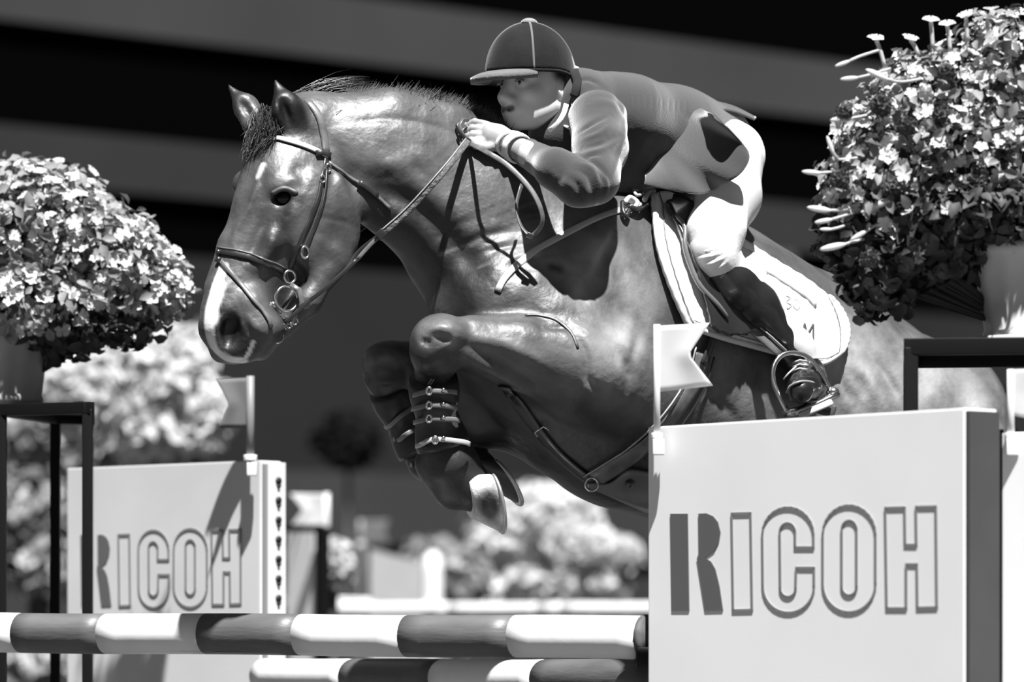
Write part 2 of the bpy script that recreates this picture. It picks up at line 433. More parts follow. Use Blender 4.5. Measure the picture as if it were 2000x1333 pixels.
# forearm, knee
R_([(900, 668), (960, 700), (1040, 745), (1080, 770)], 10, -7); R_([(890, 655), (980, 672), (1080, 720)], 12, 5); R_([(900, 690), (980, 735), (1050, 770)], 10, 5)
R_([(858, 658), (872, 662)], 7, -6); R_([(826, 668), (836, 670)], 6, -5); R_([(830, 650), (860, 640), (890, 650)], 9, 4)
R_([(845, 690), (885, 668)], 6, 4); R_([(720, 735), (716, 745)], 7, -4); R_([(735, 700), (770, 690)], 10, 4); R_([(730, 748), (785, 742)], 8, 4)
R_([(785, 700), (795, 760)], 8, -4)
# head
R_([(580, 410), (545, 450), (520, 500), (505, 530)], 9, 5); R_([(560, 430), (525, 480)], 10, -5); R_([(512, 330), (490, 400), (462, 450), (445, 500)], 7, 5)
R_([(530, 400), (505, 460), (480, 520)], 12, -6); R_([(600, 350), (570, 352), (535, 375)], 9, 3)
R_([(640, 300), (668, 360), (688, 420), (700, 460)], 10, 5); R_([(650, 330), (640, 400)], 12, -4); R_([(600, 400), (612, 450), (590, 520)], 12, -4)
R_([(470, 600), (500, 640), (520, 650)], 8, 4); R_([(440, 600), (470, 620), (480, 660)], 8, 4); R_([(485, 690), (500, 665)], 5, -4)
R_([(585, 335), (600, 365)], 12, -3)
R_([(620, 480), (680, 490)], 16, 4); R_([(610, 420), (660, 430), (690, 440)], 6, -2)
# belly, flank, ribs
R_([(1650, 700), (1690, 740), (1720, 800)], 14, 7); R_([(1630, 720), (1670, 790)], 12, -6); R_([(1700, 680), (1750, 760), (1770, 800)], 10, -5)
for i in range(6): R_([(1440+i*34, 720), (1432+i*30, 800)], 8, 2.2)
R_([(1370, 760), (1420, 800), (1440, 830)], 12, -4)
R_([(1250, 640), (1232, 720)], 14, -8)
HS.flush()
# coat tones: dark leg points, white blaze and lip, plus painted light and shade
HS.paint([(1150, 500), (1215, 610), (1200, 720)], 120, .21, .9); HS.paint([(1030, 470), (1110, 560)], 60, .20, .9)  # sunlit shoulder, painted into the coat as a paler tone
HS.paint([(1640, 730), (1760, 760), (1900, 820)], 170, .27, .8, 10.6); HS.paint([(1420, 760), (1540, 800)], 90, .15, .9)  # sunlit rump and flank, likewise painted paler
HS.paint([(700, 250), (800, 270), (880, 320), (940, 380)], 60, .075, .9); HS.paint([(950, 660), (1080, 690)], 40, .10, .9)  # lit upper neck and forearm painted in
HS.paint3([P(960, 780, 9.98), P(1040, 860, 9.98), P(1250, 960, 10.0)], .17, .010, .7)  # shade under the brisket and belly painted dark
HS.paint([(1130, 800), (1200, 850), (1260, 880)], 70, .016, .9)  # painted shade continues along the lower belly
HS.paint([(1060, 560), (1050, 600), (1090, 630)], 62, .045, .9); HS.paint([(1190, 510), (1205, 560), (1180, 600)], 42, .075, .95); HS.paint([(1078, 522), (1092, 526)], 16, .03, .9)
HS.paint([(745, 420), (800, 440), (860, 500), (900, 560), (915, 610)], 62, .010, .8); HS.paint([(740, 365), (820, 400), (900, 455), (960, 530), (985, 590)], 46, .016, .9)  # shaded underside of the neck painted dark
HS.paint([(650, 420), (655, 500)], 70, .030, .9); HS.paint([(560, 420), (530, 480)], 34, .022, .9); HS.paint([(560, 540), (540, 600)], 50, .02, .9)  # shaded cheek and lower face painted darker
for i in range(26):
    x, y = random.uniform(850, 1010), random.uniform(400, 540); HS.paint([(x, y), (x+30, y-12), (x+60, y-20)], random.uniform(3, 7), random.choice((.02, .03, .14, .16)), .9, mix=.7)
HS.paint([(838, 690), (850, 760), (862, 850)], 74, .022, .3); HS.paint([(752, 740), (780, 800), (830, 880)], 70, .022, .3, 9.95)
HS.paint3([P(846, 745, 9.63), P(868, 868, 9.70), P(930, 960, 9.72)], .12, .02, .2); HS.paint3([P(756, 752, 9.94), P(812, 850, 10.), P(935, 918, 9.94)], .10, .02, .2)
for sgn, dpx, dD in ((1, 90, -.16), (-1, -60, .16)):
    HS.paint3([P(1862+dpx*.3, 1178, 10.78+dD), P(1850+dpx*.3, 1372, 10.84+dD)], .12, .02, .3)
HS.paint([(440, 650), (460, 685), (500, 690), (525, 680)], 50, .045, .5); HS.paint([(530, 165), (560, 215), (582, 258)], 34, .006, .4, 9.66)
HS.paint([(455, 180), (478, 215)], 26, .02, .5, 9.83); HS.paint([(500, 270), (550, 260), (590, 255)], 34, .03, .6)
HS.paint([(540, 380), (575, 390)], 22, .02, .5); HS.paint([(442, 612), (452, 640), (458, 682)], 27, .004, .4); HS.paint([(440, 650), (470, 690)], 18, .006, .4)
HS.paint([(437, 522), (424, 555), (412, 600), (408, 640), (418, 680), (445, 702), (474, 706)], 12, .80, .4)
HS.paint([(426, 560), (414, 600), (411, 625)], 17, .80, .4); HS.paint([(474, 706), (486, 690), (495, 668)], 5, .70, .4)
HS.paint([(514, 322), (504, 345)], 7, .60, .5)
HS.paint([(715, 705), (735, 690), (775, 700)], 26, .12, .6, 9.93); HS.paint([(830, 640), (850, 650), (880, 660)], 34, .11, .6)  # bright lit patches on both knees, painted as paler tone
HS.paint([(850, 705), (846, 740)], 40, .02, .4)
HS.paint3([P(563, 215, 9.62), P(545, 175, 9.65), P(582, 258, 9.62)], .042, .005, .3)
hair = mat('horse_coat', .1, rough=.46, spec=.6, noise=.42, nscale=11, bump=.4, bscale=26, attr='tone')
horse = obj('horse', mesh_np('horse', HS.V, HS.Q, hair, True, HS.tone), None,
            'dark bay horse with a white blaze leaping over the striped poles with folded forelegs', 'horse')
HBV = HS.b
dark = mat('hoof_dark', .03, rough=.4, noise=.3, nscale=40)
hoof_l = mat('hoof_horn', .42, rough=.45, noise=.45, nscale=26, bump=.3, bscale=50, attr='tone')
metal = mat('polished_steel', .75, rough=.22, metal=1.0)
def hoof(cor, cr, sole, sr, lat, toe, m, side=.055, lab=None):
    """cor/sole: (px,py,D) centres; cr/sr half heights px; lat: lateral dir; toe: dir towards the toe"""
    c = P(*cor); s_ = P(*sole); toe = unit(toe); lat = unit(lat); V = []; n = 48; rings = 22
    for i in range(rings):
        t = i/(rings-1); o = c*(1-t)+s_*t; r = (cr*(1-t)+sr*t)/800; w = side*(.84+.16*t)
        for j in range(n):
            th = 2*math.pi*j/n; ct = math.cos(th); fl = 1.0 if ct > 0 else .82
            V.append(o+toe*ct*r*fl+lat*math.sin(th)*w)
    o = s_*.9+c*.1
    for j in range(n):
        th = 2*math.pi*j/n; V.append(o+toe*math.cos(th)*sr/800*.6+lat*math.sin(th)*side*.55)
    Fs = [(i*n+j, i*n+(j+1) % n, (i+1)*n+(j+1) % n, (i+1)*n+j) for i in range(rings) for j in range(n)]
    Fs += [tuple(range(rings*n, rings*n+n)), tuple(range(n-1, -1, -1))]
    sm = P(956, 992, sole[2]-.05); tn = None
    if lab:
        VA = np.array(V); dd_ = np.linalg.norm((VA-sm)*[1, .35, .55], axis=1); ed = np.linalg.norm((VA-P(925, 1005, sole[2]-.04))*[1, .5, .4], axis=1)
        tn = .62-.56*np.clip((.034-dd_)/.018, 0, 1)-.32*np.clip((.03-ed)/.03, 0, 1)
    h = obj('hoof', mesh_np('hoof', V, Fs, m, True, tn), horse, label=lab)
    ax = unit(s_-c); pts = []; nn = []
    for j in range(22):
        th = math.pi*(.12+1.76*j/21)-math.pi; ct = math.cos(th); fl = 1 if ct > 0 else .82
        d = toe*ct*sr/800*fl+lat*math.sin(th)*side; pts.append(s_+d*.93+ax*.004); nn.append(unit(d))
    MB().ribbon(pts, nn, .009, .018).build('horseshoe', mat('shoe_steel', .5, rough=.4, metal=.7), h)
    return h
hoof((912, 966, 9.71), 46, (966, 978, 9.69), 62, [.25, -1, .1], [.22, .1, -1], hoof_l, .060, 'pale horn hoof with a dark smudge')
hoof((935, 918, 9.94), 40, (985, 938, 9.92), 56, [.25, -1, .1], [.55, .1, -.85], dark, .055)
for dpx, dD in ((90, -.16), (-60, .16)):
    hoof((1850+dpx*.3, 1375, 10.84+dD), 38, (1880+dpx*.3, 1415, 10.86+dD), 50, NL, [-.9, -.3, -.5], dark, .058)
# eye
eb = MB(); eb.sphere(P(556, 388, 9.594), .022, 16, (1.15, .8, .95)); eb.build('eye', mat('eye_black', .004, rough=.12, spec=.4), horse)
A, N = on(HBV, [(530, 378), (555, 368), (582, 378)], 4, .001); MB().tube(A, [.003]+[.006]*(len(A)-2)+[.003]).build('eyelid', mat('eyelid', .09, rough=.5), horse)
# mane, forelock, tail: fine tapered hairs
hairm = mat('mane_hair', .012, rough=.35, spec=.7)
def strands(name, roots, tips, n, rad, m, jitter=.012, sag=0.0, parent=None, curl=.01, **kw):
    V = []; Fs = []; rt = np.array(densify(roots, .02)); tp = np.array(densify(tips, .02))
    for i in range(n):
        u = random.random(); a = rt[int(u*(len(rt)-1))]+np.random.randn(3)*jitter*.6; b = tp[int(u*(len(tp)-1))]+np.random.randn(3)*jitter
        mid = (a+b)/2+np.random.randn(3)*curl+np.array([0, 0, sag]); e = unit(b-a); s1 = unit(np.cross(e, [.3, .5, .8])); s2 = np.cross(e, s1)
        base = len(V); K = 5
        for k_ in range(K):
            t = k_/(K-1); p = (1-t)**2*a+2*t*(1-t)*mid+t*t*b; r = rad*(1-t*.9)
            V += [p+s1*r, p-s1*r*.5+s2*r*.87, p-s1*r*.5-s2*r*.87]
        for k_ in range(K-1):
            for j in range(3): Fs.append((base+k_*3+j, base+k_*3+(j+1) % 3, base+(k_+1)*3+(j+1) % 3, base+(k_+1)*3+j))
    return obj(name, mesh_np(name, np.array(V), np.array(Fs), m), parent, **kw)
cr = [cast(HBV, x, y+14, 9.8)[0]+np.array([0, .02, 0]) for x, y in ((655, 212), (720, 196), (800, 192), (870, 205), (930, 232), (990, 270), (1080, 330))]
tp_ = [P(690, 180, 9.76), P(760, 176, 9.78), P(830, 182, 9.81), P(895, 198, 9.84), P(950, 222, 9.88), P(1010, 262, 9.9), P(1090, 325, 9.96)]
strands('mane', cr, tp_, 2600, .0011, mat('mane_tips', .11, rough=.4, spec=.6), .010, 0, horse, .006)
cr2 = [c+np.array([.01, .02, -.012]) for c in cr]
strands('mane', cr2, [c+np.array([.03, .03, .028]) for c in cr], 2600, .0014, hairm, .010, 0, horse, .006)
strands('forelock', [P(560, 205, 9.72), P(590, 200, 9.74), P(600, 215, 9.76)], [P(700, 172, 9.78), P(722, 172, 9.8), P(690, 192, 9.78)], 330, .0014, hairm, .012, .035, horse, .012)
strands('forelock', [P(520, 222, 9.70), P(545, 225, 9.68)], [P(505, 265, 9.62), P(545, 262, 9.6)], 420, .0016, mat('forelock_hair', .03, rough=.4, spec=.6), .014, .01, horse, .012)
strands('forelock', [P(500, 235, 9.68), P(560, 262, 9.63)], [P(488, 305, 9.63), P(520, 298, 9.60)], 500, .0016, hairm, .012, .0, horse, .014)
strands('tail', [P(1935, 790, 10.82), P(1945, 800, 10.84)], [P(1925, 1120, 11.0), P(1985, 1160, 11.05)], 1500, .0022, hairm, .03, .05, horse, .05)

# ================================================================== RIDER
A15 = math.radians(17)
NR = np.array([math.sin(A15), -math.cos(A15), 0.0])
SAG = P(1400, 300, 10.25)
def mir(p): p = np.asarray(p, float); return p-2*np.dot(p-SAG, NL)*NL
def mirR(p, c=P(1130, 225, 9.93)): p = np.asarray(p, float); return p-2*np.dot(p-c, NR)*NR
# head frame
hf_ = unit([-.74, -.67, -.04]); hs_ = unit(np.cross([0, 0, 1.0], hf_)); hs_ = hs_ if hs_[1] < 0 else -hs_
hu_ = unit(np.cross(hf_, hs_)); hu_ = hu_ if hu_[2] > 0 else -hu_
HC = P(1050, 166, 9.90)
def HL(a, b, c): return HC+hf_*a+hs_*b+hu_*c
HR = [hf_, hs_, hu_]
def P3(*pts):
    return [P(*p) for p in pts]
hand_hit = cast(HBV, 950, 268)[0]; DH = float(hand_hit[1])-.034
wristD = 9.62
body = Field((-0.17, 9.40, 1.78), (0.86, 10.86, 2.86), 0.003)
bd = body
def bchain(pts, m=None, k=.02, n=None, fld=None, grow=0.0):
    """pts (point3, radius m); m mirrors"""
    f = fld or bd
    for (a, ra), (b, rb) in zip(pts[:-1], pts[1:]):
        a2, b2 = (m(a), m(b)) if m else (a, b)
        f.cone(a2, ra+grow, b2, rb+grow, k=k)
# head
bd.ell(HL(-.012, 0, .030), (.094, .074, .088), HR, k=0); bd.ell(HL(.030, 0, -.030), (.062, .058, .080), HR, k=.03)
for s_ in (1, -1):
    bd.cone(HL(-.005, .052*s_, -.055), .020, HL(.066, .018*s_, -.090), .016, k=.03)
    bd.ell(HL(.058, .040*s_, -.026), (.022, .018, .018), HR, k=.02)
    bd.cone(HL(.084, .010*s_, .020), .010, HL(.066, .046*s_, .018), .010, k=.018)
    bd.ell(HL(.097, .030*s_, .000), (.016, .017, .012), HR, k=.012, op='s')
    bd.ell(HL(.072, .031*s_, -.001), (.016, .016, .014), HR, k=.006)
    bd.ell(HL(.103, .011*s_, -.042), (.010, .008, .008), HR, k=.008)
    bd.ell(HL(-.008, .074*s_, -.012), (.018, .008, .030), [hf_+hs_*.3*s_, hs_*s_-hf_*.3, hu_], k=.008)
    bd.ell(HL(-.004, .083*s_, -.008), (.009, .006, .017), HR, k=.005, op='s')
    bd.cone(HL(.098, .003*s_, -.061), .0065, HL(.088, .021*s_, -.064), .004, k=.008)
    bd.cone(HL(.096, .003*s_, -.070), .0065, HL(.087, .018*s_, -.070), .004, k=.008)
bd.cone(HL(.090, 0, .008), .010, HL(.116, 0, -.034), .0125, k=.018)
bd.ell(HL(.074, 0, -.060), (.030, .034, .026), HR, k=.02)
bd.ell(HL(.080, 0, -.092), (.018, .020, .016), HR, k=.02)
bd.cone(HL(.103, -.020, -.066), .0022, HL(.103, .020, -.066), .0022, k=.006, op='s')
bd.cone(HL(-.030, 0, -.050), .056, P(1128, 215, 9.97), .062, k=.03)
# torso
tor = [(1150, 222, 9.95, 66, 1.35), (1215, 238, 10.0, 80, 1.25), (1310, 268, 10.1, 80, 1.2), (1395, 296, 10.19, 70, 1.2)]
bd.chain(tor, NR, k=.04)
S_, E_, W_ = P(1168, 232, 9.78), P(1153, 366, 9.62), P(1004, 286, DH+.005)
Sf = mirR(S_)
Ef, Wf = P(1085, 345, 10.10), P(985, 290, 10.06)
bchain([(S_, .055), (E_, .040), (P(1100, 338, 9.62), .040), (W_, .026)]); bchain([(Sf, .055), (Ef, .040), (Wf, .026)])
# near hand: palm, four curled fingers, thumb
hp = lambda x, y, d=0: P(x, y, DH+d)
bchain([(W_, .026), (hp(978, 272), .028), (hp(958, 262, .004), .024)], k=.015)
bd.cone(hp(972, 262, .012), .024, hp(954, 254, .018), .019, k=.010)
bd.cone(hp(975, 277, -.004), .020, hp(957, 272, .0), .018, k=.010)
for i in range(4):
    dy = i*12.5; dd = .020-.009*i; sh = (0, -4, -4, 2)[i]
    bchain([(hp(950, 244+dy*.86, dd), .0100), (hp(927+sh, 238+dy, dd-.008), .0088), (hp(911+sh, 245+dy*.95, dd+.002), .0080), (hp(918+sh, 256+dy*.8, dd+.014), .0074)], k=.0015)
bchain([(hp(972, 284, -.014), .014), (hp(950, 289, -.020), .0108), (hp(930, 284, -.018), .0095), (hp(919, 276, -.012), .0085)], k=.005)
# far hand on the other side of the crest
bchain([(Wf, .026), (P(955, 262, 10.03), .030), (P(930, 262, 10.0), .026)], k=.01)
for i in range(4): bchain([(P(940, 250+i*11, 10.02), .011), (P(918, 250+i*11, 9.99), .010), (P(915, 258+i*10, 10.01), .009)], k=.004)
bchain([(P(955, 284, 10.0), .013), (P(930, 282, 9.98), .011)], k=.004)
# legs
Hn, Kn, An, Hl, Tn = P(1430, 300, 10.06), P(1393, 488, 9.85), P(1556, 676, 9.965), P(1598, 772, 10.02), P(1568, 752, 9.86)
for m in (None, mir):
    bchain([(Hn, .080), (P(1425, 385, 9.96), .072), (Kn, .052)], m, .03)
    bchain([(Kn, .050), (P(1440, 560, 9.90), .054), (An, .036), (P(1585, 735, 9.98), .034)], m, .03)
    bchain([(P(1590, 765, 10.01), .030), (P(1572, 752, 9.87), .030)], m, .02)
V, Q = bd.mesh(1)
BS = Sculpt(V, Q, .60)
BS.paint3([HL(-.02, -.09, .03), HL(-.02, .09, .03)], .045, .07, .4); BS.paint3([HL(-.05, .06, .02), HL(-.04, .06, -.03)], .024, .07, .4)
BS.paint3([HL(.105, -.02, -.063), HL(.105, .02, -.063)], .010, .10, .5)
BS.paint3([HL(.106, -.010, -.047), HL(.106, .012, -.047)], .005, .10, .6)  # nostril shadow painted under the nose
for s_ in (1, -1): BS.paint3([HL(.093, .018*s_, .016), HL(.080, .045*s_, .018)], .0055, .10, .5)
BS.paint3([hp(900, 250), hp(1003, 287)], .062, .30, .15)
BS.paint3([hp(1000, 284), W_], .03, .30, .15)
person = obj('person', mesh_np('person', BS.V, BS.Q, mat('skin', .3, rough=.5, attr='tone', noise=.06, nscale=20, bump=.05, bscale=90), True, BS.tone), None,
             'rider in dark riding coat, white breeches and velvet helmet crouching over the horse', 'person')
PBV = BS.b
white_eye = mat('eye_white', .5, rough=.2)
for s_ in (1, -1):
    e = MB(); e.sphere(HL(.0755, .031*s_, -.001), .0135, 14); eo = e.build('eye', white_eye, person)
    g = unit(hf_*1.0+hs_*.0); e = MB(); e.sphere(HL(.0755, .031*s_, -.001)+g*.0095, .0062, 10, (1, 1, 1)); e.build('iris', mat('iris', .01, rough=.1, coat=1), eo)
    A = [HL(.088, (.031+.017*t)*s_, .006-.006*t*t) for t in np.linspace(-1, 1, 7)]
    MB().tube(A, [.0015, .003, .0035, .0035, .0035, .003, .0015], 6).build('eyelid', mat('lid_skin', .22, rough=.5), person)
# helmet
velvet = mat('velvet', .010, rough=.9, spec=.15, sheen=.10, bump=.12, bscale=160, noise=.35, nscale=18)
helm = MB(); n1, n2 = 48, 16; V = []
hc = (.022, 0, .026); hr = (.116, .094, .122)
def dome(th, ph, g=0):
    c, s_ = math.cos(ph), math.sin(ph); return HL(hc[0]+(hr[0]+g)*c*math.cos(th), (hr[1]+g)*c*math.sin(th), hc[2]+(hr[2]+g)*s_)
def rim(th): return -.02-.20*max(0, -math.cos(th))**1.5
for g in (0, -.010):
    for i in range(n2):
        for j in range(n1):
            th = 2*math.pi*j/n1; a = rim(th); V.append(dome(th, a+(math.pi/2-.001-a)*i/(n2-1), g))
k = n1*n2; Fs = []
for b0, fl in ((0, 0), (k, 1)):
    for i in range(n2-1):
        for j in range(n1):
            f = (b0+i*n1+j, b0+i*n1+(j+1) % n1, b0+(i+1)*n1+(j+1) % n1, b0+(i+1)*n1+j); Fs.append(f if not fl else f[::-1])
for j in range(n1): Fs.append((j, k+j, k+(j+1) % n1, (j+1) % n1))
helm.add(V, Fs); helmet = helm.build('riding_helmet', velvet, person)
seam = mat('velvet_seam', .10, rough=.8, sheen=.5)
for th in (math.radians(t) for t in (-32, 58, 148, 238)):
    pts = [dome(th, rim(th)+(math.pi/2-.03-rim(th))*t, .001) for t in np.linspace(0, 1, 16)]
    MB().tube(pts, .0028, 6).build('seam', seam, helmet)
pts = [dome(2*math.pi*j/48, rim(2*math.pi*j/48), .0015) for j in range(48)]
MB().tube(pts, .0042, 6, True).build('rim_piping', velvet, helmet)
b = MB(); b.sphere(HL(hc[0], 0, hc[2]+hr[2]+.001), .020, 16, (1, 1, .55)); b.build('button', mat('velvet_button', .2, rough=.8, sheen=.6), helmet)
# peak
G = np.zeros((7, 25, 3))
for i, t in enumerate(np.linspace(0, 1, 7)):
    for j, th in enumerate(np.linspace(-1.12, 1.12, 25)):
        w = max(0.02, math.cos(th*1.35))**.6; p = dome(th, -.01, -.004); d = hf_*math.cos(th)+hs_*math.sin(th)
        G[i, j] = p+(d*.55+hf_*.45)*(.058*w*t)-hu_*(.004+.016*t*t*w+.010*abs(math.sin(th))*0)-hu_*.010*(1-abs(math.cos(th)))*t
sheet('peak', G, .014, mat('peak_velvet', .10, rough=.85, sheen=.5, bump=.3, bscale=160, noise=.2), helmet, N=np.broadcast_to(hu_, G.shape))
strap_m = mat('black_leather', .018, rough=.4, noise=.2)
MB().ribbon([HL(-.045, .080, .01), HL(-.050, .078, -.03), HL(-.040, .070, -.065), HL(-.02, .060, -.075)], [hs_]*4, .030, .006).build('harness', strap_m, helmet)
MB().ribbon([HL(-.075, .070, .00), HL(-.088, .05, -.02), HL(-.09, 0, -.025)], [hs_-hf_, -hf_, -hf_], .03, .006).build('harness', strap_m, helmet)
# shirt
shirt = mat('white_cotton', .82, rough=.8, bump=.1, bscale=60)
A, N = wrap(PBV, P(1105, 222, 9.90), P(1128, 240, 9.94)-HL(-.0, 0, -.06), r=.16, n=32)
MB().ribbon(A, N, .034, .006, True).build('shirt_collar', shirt, person)
SC = [P(1106, 204, 9.80), P(1101, 222, 9.79), P(1089, 242, 9.79), P(1072, 256, 9.80)]
ax = W_-P(1100, 338, 9.62)
A, N = wrap(PBV, P(1016, 292, DH+.008), ax, r=.1, n=24, off=.006); MB().ribbon(A, N, .030, .007, True).build('shirt_cuff', shirt, person)
A, N = wrap(PBV, P(1003, 284, DH+.004), ax, r=.1, n=24, off=.003); MB().ribbon(A, N, .010, .006, True).build('glove_cuff', mat('glove', .7, rough=.7), person)
# coat
wool = mat('dark_wool', .028, rough=.85, sheen=.85, spec=.25, bump=.15, bscale=260, noise=.12, nscale=10)
cf = Field((-0.02, 9.44, 2.30), (0.74, 10.40, 2.86), 0.0035)
cf.chain([(1122, 192, 9.92, 56, 1.2), (1150, 214, 9.95, 70, 1.45), (1215, 238, 10.0, 89, 1.30), (1310, 270, 10.1, 97, 1.2), (1385, 285, 10.17, 84, 1.35)], NR, k=.04)
cf.chain([(1085, 265, 9.93, 52, 1.3), (1130, 320, 9.98, 70, 1.2), (1230, 320, 10.02, 60, 1.2)], NR, k=.05)
bchain([(S_+[0, .01, -.002], .072), (P(1172, 290, 9.70), .062), (P(1160, 350, 9.63), .056), (P(1130, 358, 9.61), .052), (P(1085, 330, 9.62), .045), (P(1028, 298, DH+.01), .034)], fld=cf, k=.025)
bchain([(Sf, .070), (P(1095, 280, 10.1), .058), (Ef, .052), (P(1010, 305, 10.07), .036)], fld=cf, k=.025)
V, Q = cf.mesh(1); CS = Sculpt(V, Q)
R_ = CS.ridge
for p, w, a in (([(1125, 262), (1160, 240), (1190, 225)], 5, -6), ([(1130, 275), (1170, 262), (1200, 240)], 5, 5), ([(1140, 290), (1180, 276), (1205, 262)], 5, -7),
                ([(1135, 300), (1180, 292), (1222, 270)], 5, 6), ([(1150, 285), (1190, 270)], 4, 4), ([(1140, 305), (1170, 302)], 4, -5),
                ([(1130, 300), (1165, 320), (1185, 350)], 5, -8), ([(1128, 318), (1155, 330), (1172, 365)], 5, 6), ([(1122, 330), (1148, 345), (1160, 385)], 4, -7),
                ([(1118, 340), (1138, 355), (1148, 392)], 4, 5), ([(1110, 345), (1128, 362), (1138, 398)], 3.5, -6), ([(1100, 350), (1118, 365), (1126, 392)], 4, 5),
                ([(1092, 330), (1098, 345), (1088, 362)], 5, -5), ([(1070, 322), (1082, 345)], 5, 3), ([(1165, 330), (1185, 355), (1182, 385)], 4, 4),
                ([(1120, 160), (1150, 155), (1175, 170)], 5, -5), ([(1110, 178), (1140, 175)], 5, 3), ([(1200, 160), (1208, 200), (1228, 240)], 9, -5),
                ([(1222, 225), (1215, 280), (1195, 350)], 5, 5), ([(1150, 200), (1185, 200), (1215, 215)], 10, 4)):
    R_(p, w*1.25, a*(.7 if p[0][0] > 1125 or p[0][1] < 300 else .38))
for i in range(11):
    x = 1230+i*11+random.uniform(-2, 2); R_([(x, 180+i*1.5), (x-2, 208+i*1.5)], 2.6, -.7)
R_([(1340, 225), (1370, 260), (1352, 330)], 8, -5); R_([(1230, 250), (1280, 300), (1290, 350)], 12, -4)
CS.flush()
coat = obj('riding_coat', mesh_np('riding_coat', CS.V, CS.Q, wool), person)
CBV = CS.b
MB().ribbon([p+np.array([0, 0, 0]) for p in densify(SC, .01)], [(.3, -1, .1)]*len(densify(SC, .01)), .013, .006).build('collar_edge', shirt, person)
# side skirt
nu, nv = 60, 26
top = [(1262, 335), (1275, 290), (1310, 248), (1345, 222), (1372, 213)]
hem = [(1258, 360), (1310, 372), (1370, 378), (1428, 354), (1455, 330), (1462, 300), (1430, 258), (1396, 224)]
g2 = coons(top, hem, nu, nv); G = np.zeros((nv, nu, 3))
for i in range(nv):
    for j in range(nu):
        u, v = j/(nu-1), i/(nv-1)
        fold = (math.sin(u*19+.2)*.016+math.sin(u*31+2)*.006)*v**1.2
        D = 9.99-.02*u-(.14+.02*u)*math.sin(v*math.pi*.5)+fold
        G[i, j] = P(g2[i, j, 0]+fold*90, g2[i, j, 1]+fold*40, D)
sheet('coat_skirt', G, .005, wool, coat)
# flying tail over the seat
g2 = coons([(1330, 190), (1380, 204), (1430, 214), (1476, 232)], [(1345, 225), (1385, 216), (1430, 218), (1474, 234)], 24, 4); G = np.zeros((12, 24, 3))
for i in range(12):
    for j in range(24):
        t = i/11; a = g2[0, j]; b = g2[3, j]
        D0 = 10.02+.06*j/23; G[i, j] = P(a[0]*(1-t)+b[0]*t-t*0, 0, 10.0)*0+P(b[0]*(1-t)+a[0]*t, b[1]*(1-t)+a[1]*t-18*math.sin(t*math.pi)*(1-.8*j/23), D0+.34*t*(1-.5*j/23))
sheet('coat_tail', G, .005, wool, coat)
MB().ribbon(*on(CBV, [(1122, 142), (1128, 165), (1122, 190)], 5, .006), .022, .008).build('coat_collar', mat('velvet_collar', .012, rough=.95), coat)
A, N = wrap(CBV, P(1038, 304, DH+.012), ax, r=.1, n=24, off=.001); MB().ribbon(A, N, .006, .004, True).build('sleeve_hem', wool, coat)
# breeches
brm = mat('white_breeches', .80, rough=.85, bump=.08, bscale=120)
for m in (None,):
    bf = Field((0.38, 9.70, 2.10), (0.66, 10.66, 2.66), 0.0035)
    for mm in (None, mir):
        bchain([(P(1420, 290, 10.08), .072), (P(1431, 305, 10.06), .073), (P(1418, 385, 9.95), .068), (P(1398, 452, 9.87), .066), (P(1396, 500, 9.85), .050), (P(1408, 528, 9.865), .045)], mm, .03, fld=bf)
    bf.cone(P(1405, 290, 10.18), .088, P(1395, 320, 10.2), .088, NL, 1.2, 1.2, k=.04)
    V, Q = bf.mesh(1); BR = Sculpt(V, Q)
    for i, (a, b) in enumerate((((1372, 520), (1418, 500)), ((1365, 505), (1420, 488)), ((1380, 532), (1420, 512)), ((1368, 492), (1405, 480)))):
        BR.ridge([a, ((a[0]+b[0])/2, (a[1]+b[1])/2+3), b], 3.2, 3.0)
    for y in (262, 276, 292): BR.ridge([(1432, y), (1470, y-12)], 3, 1.6)
    BR.ridge([(1362, 400), (1372, 370)], 8, -4); BR.flush()
    breeches = obj('breeches', mesh_np('breeches', BR.V, BR.Q, brm), person)
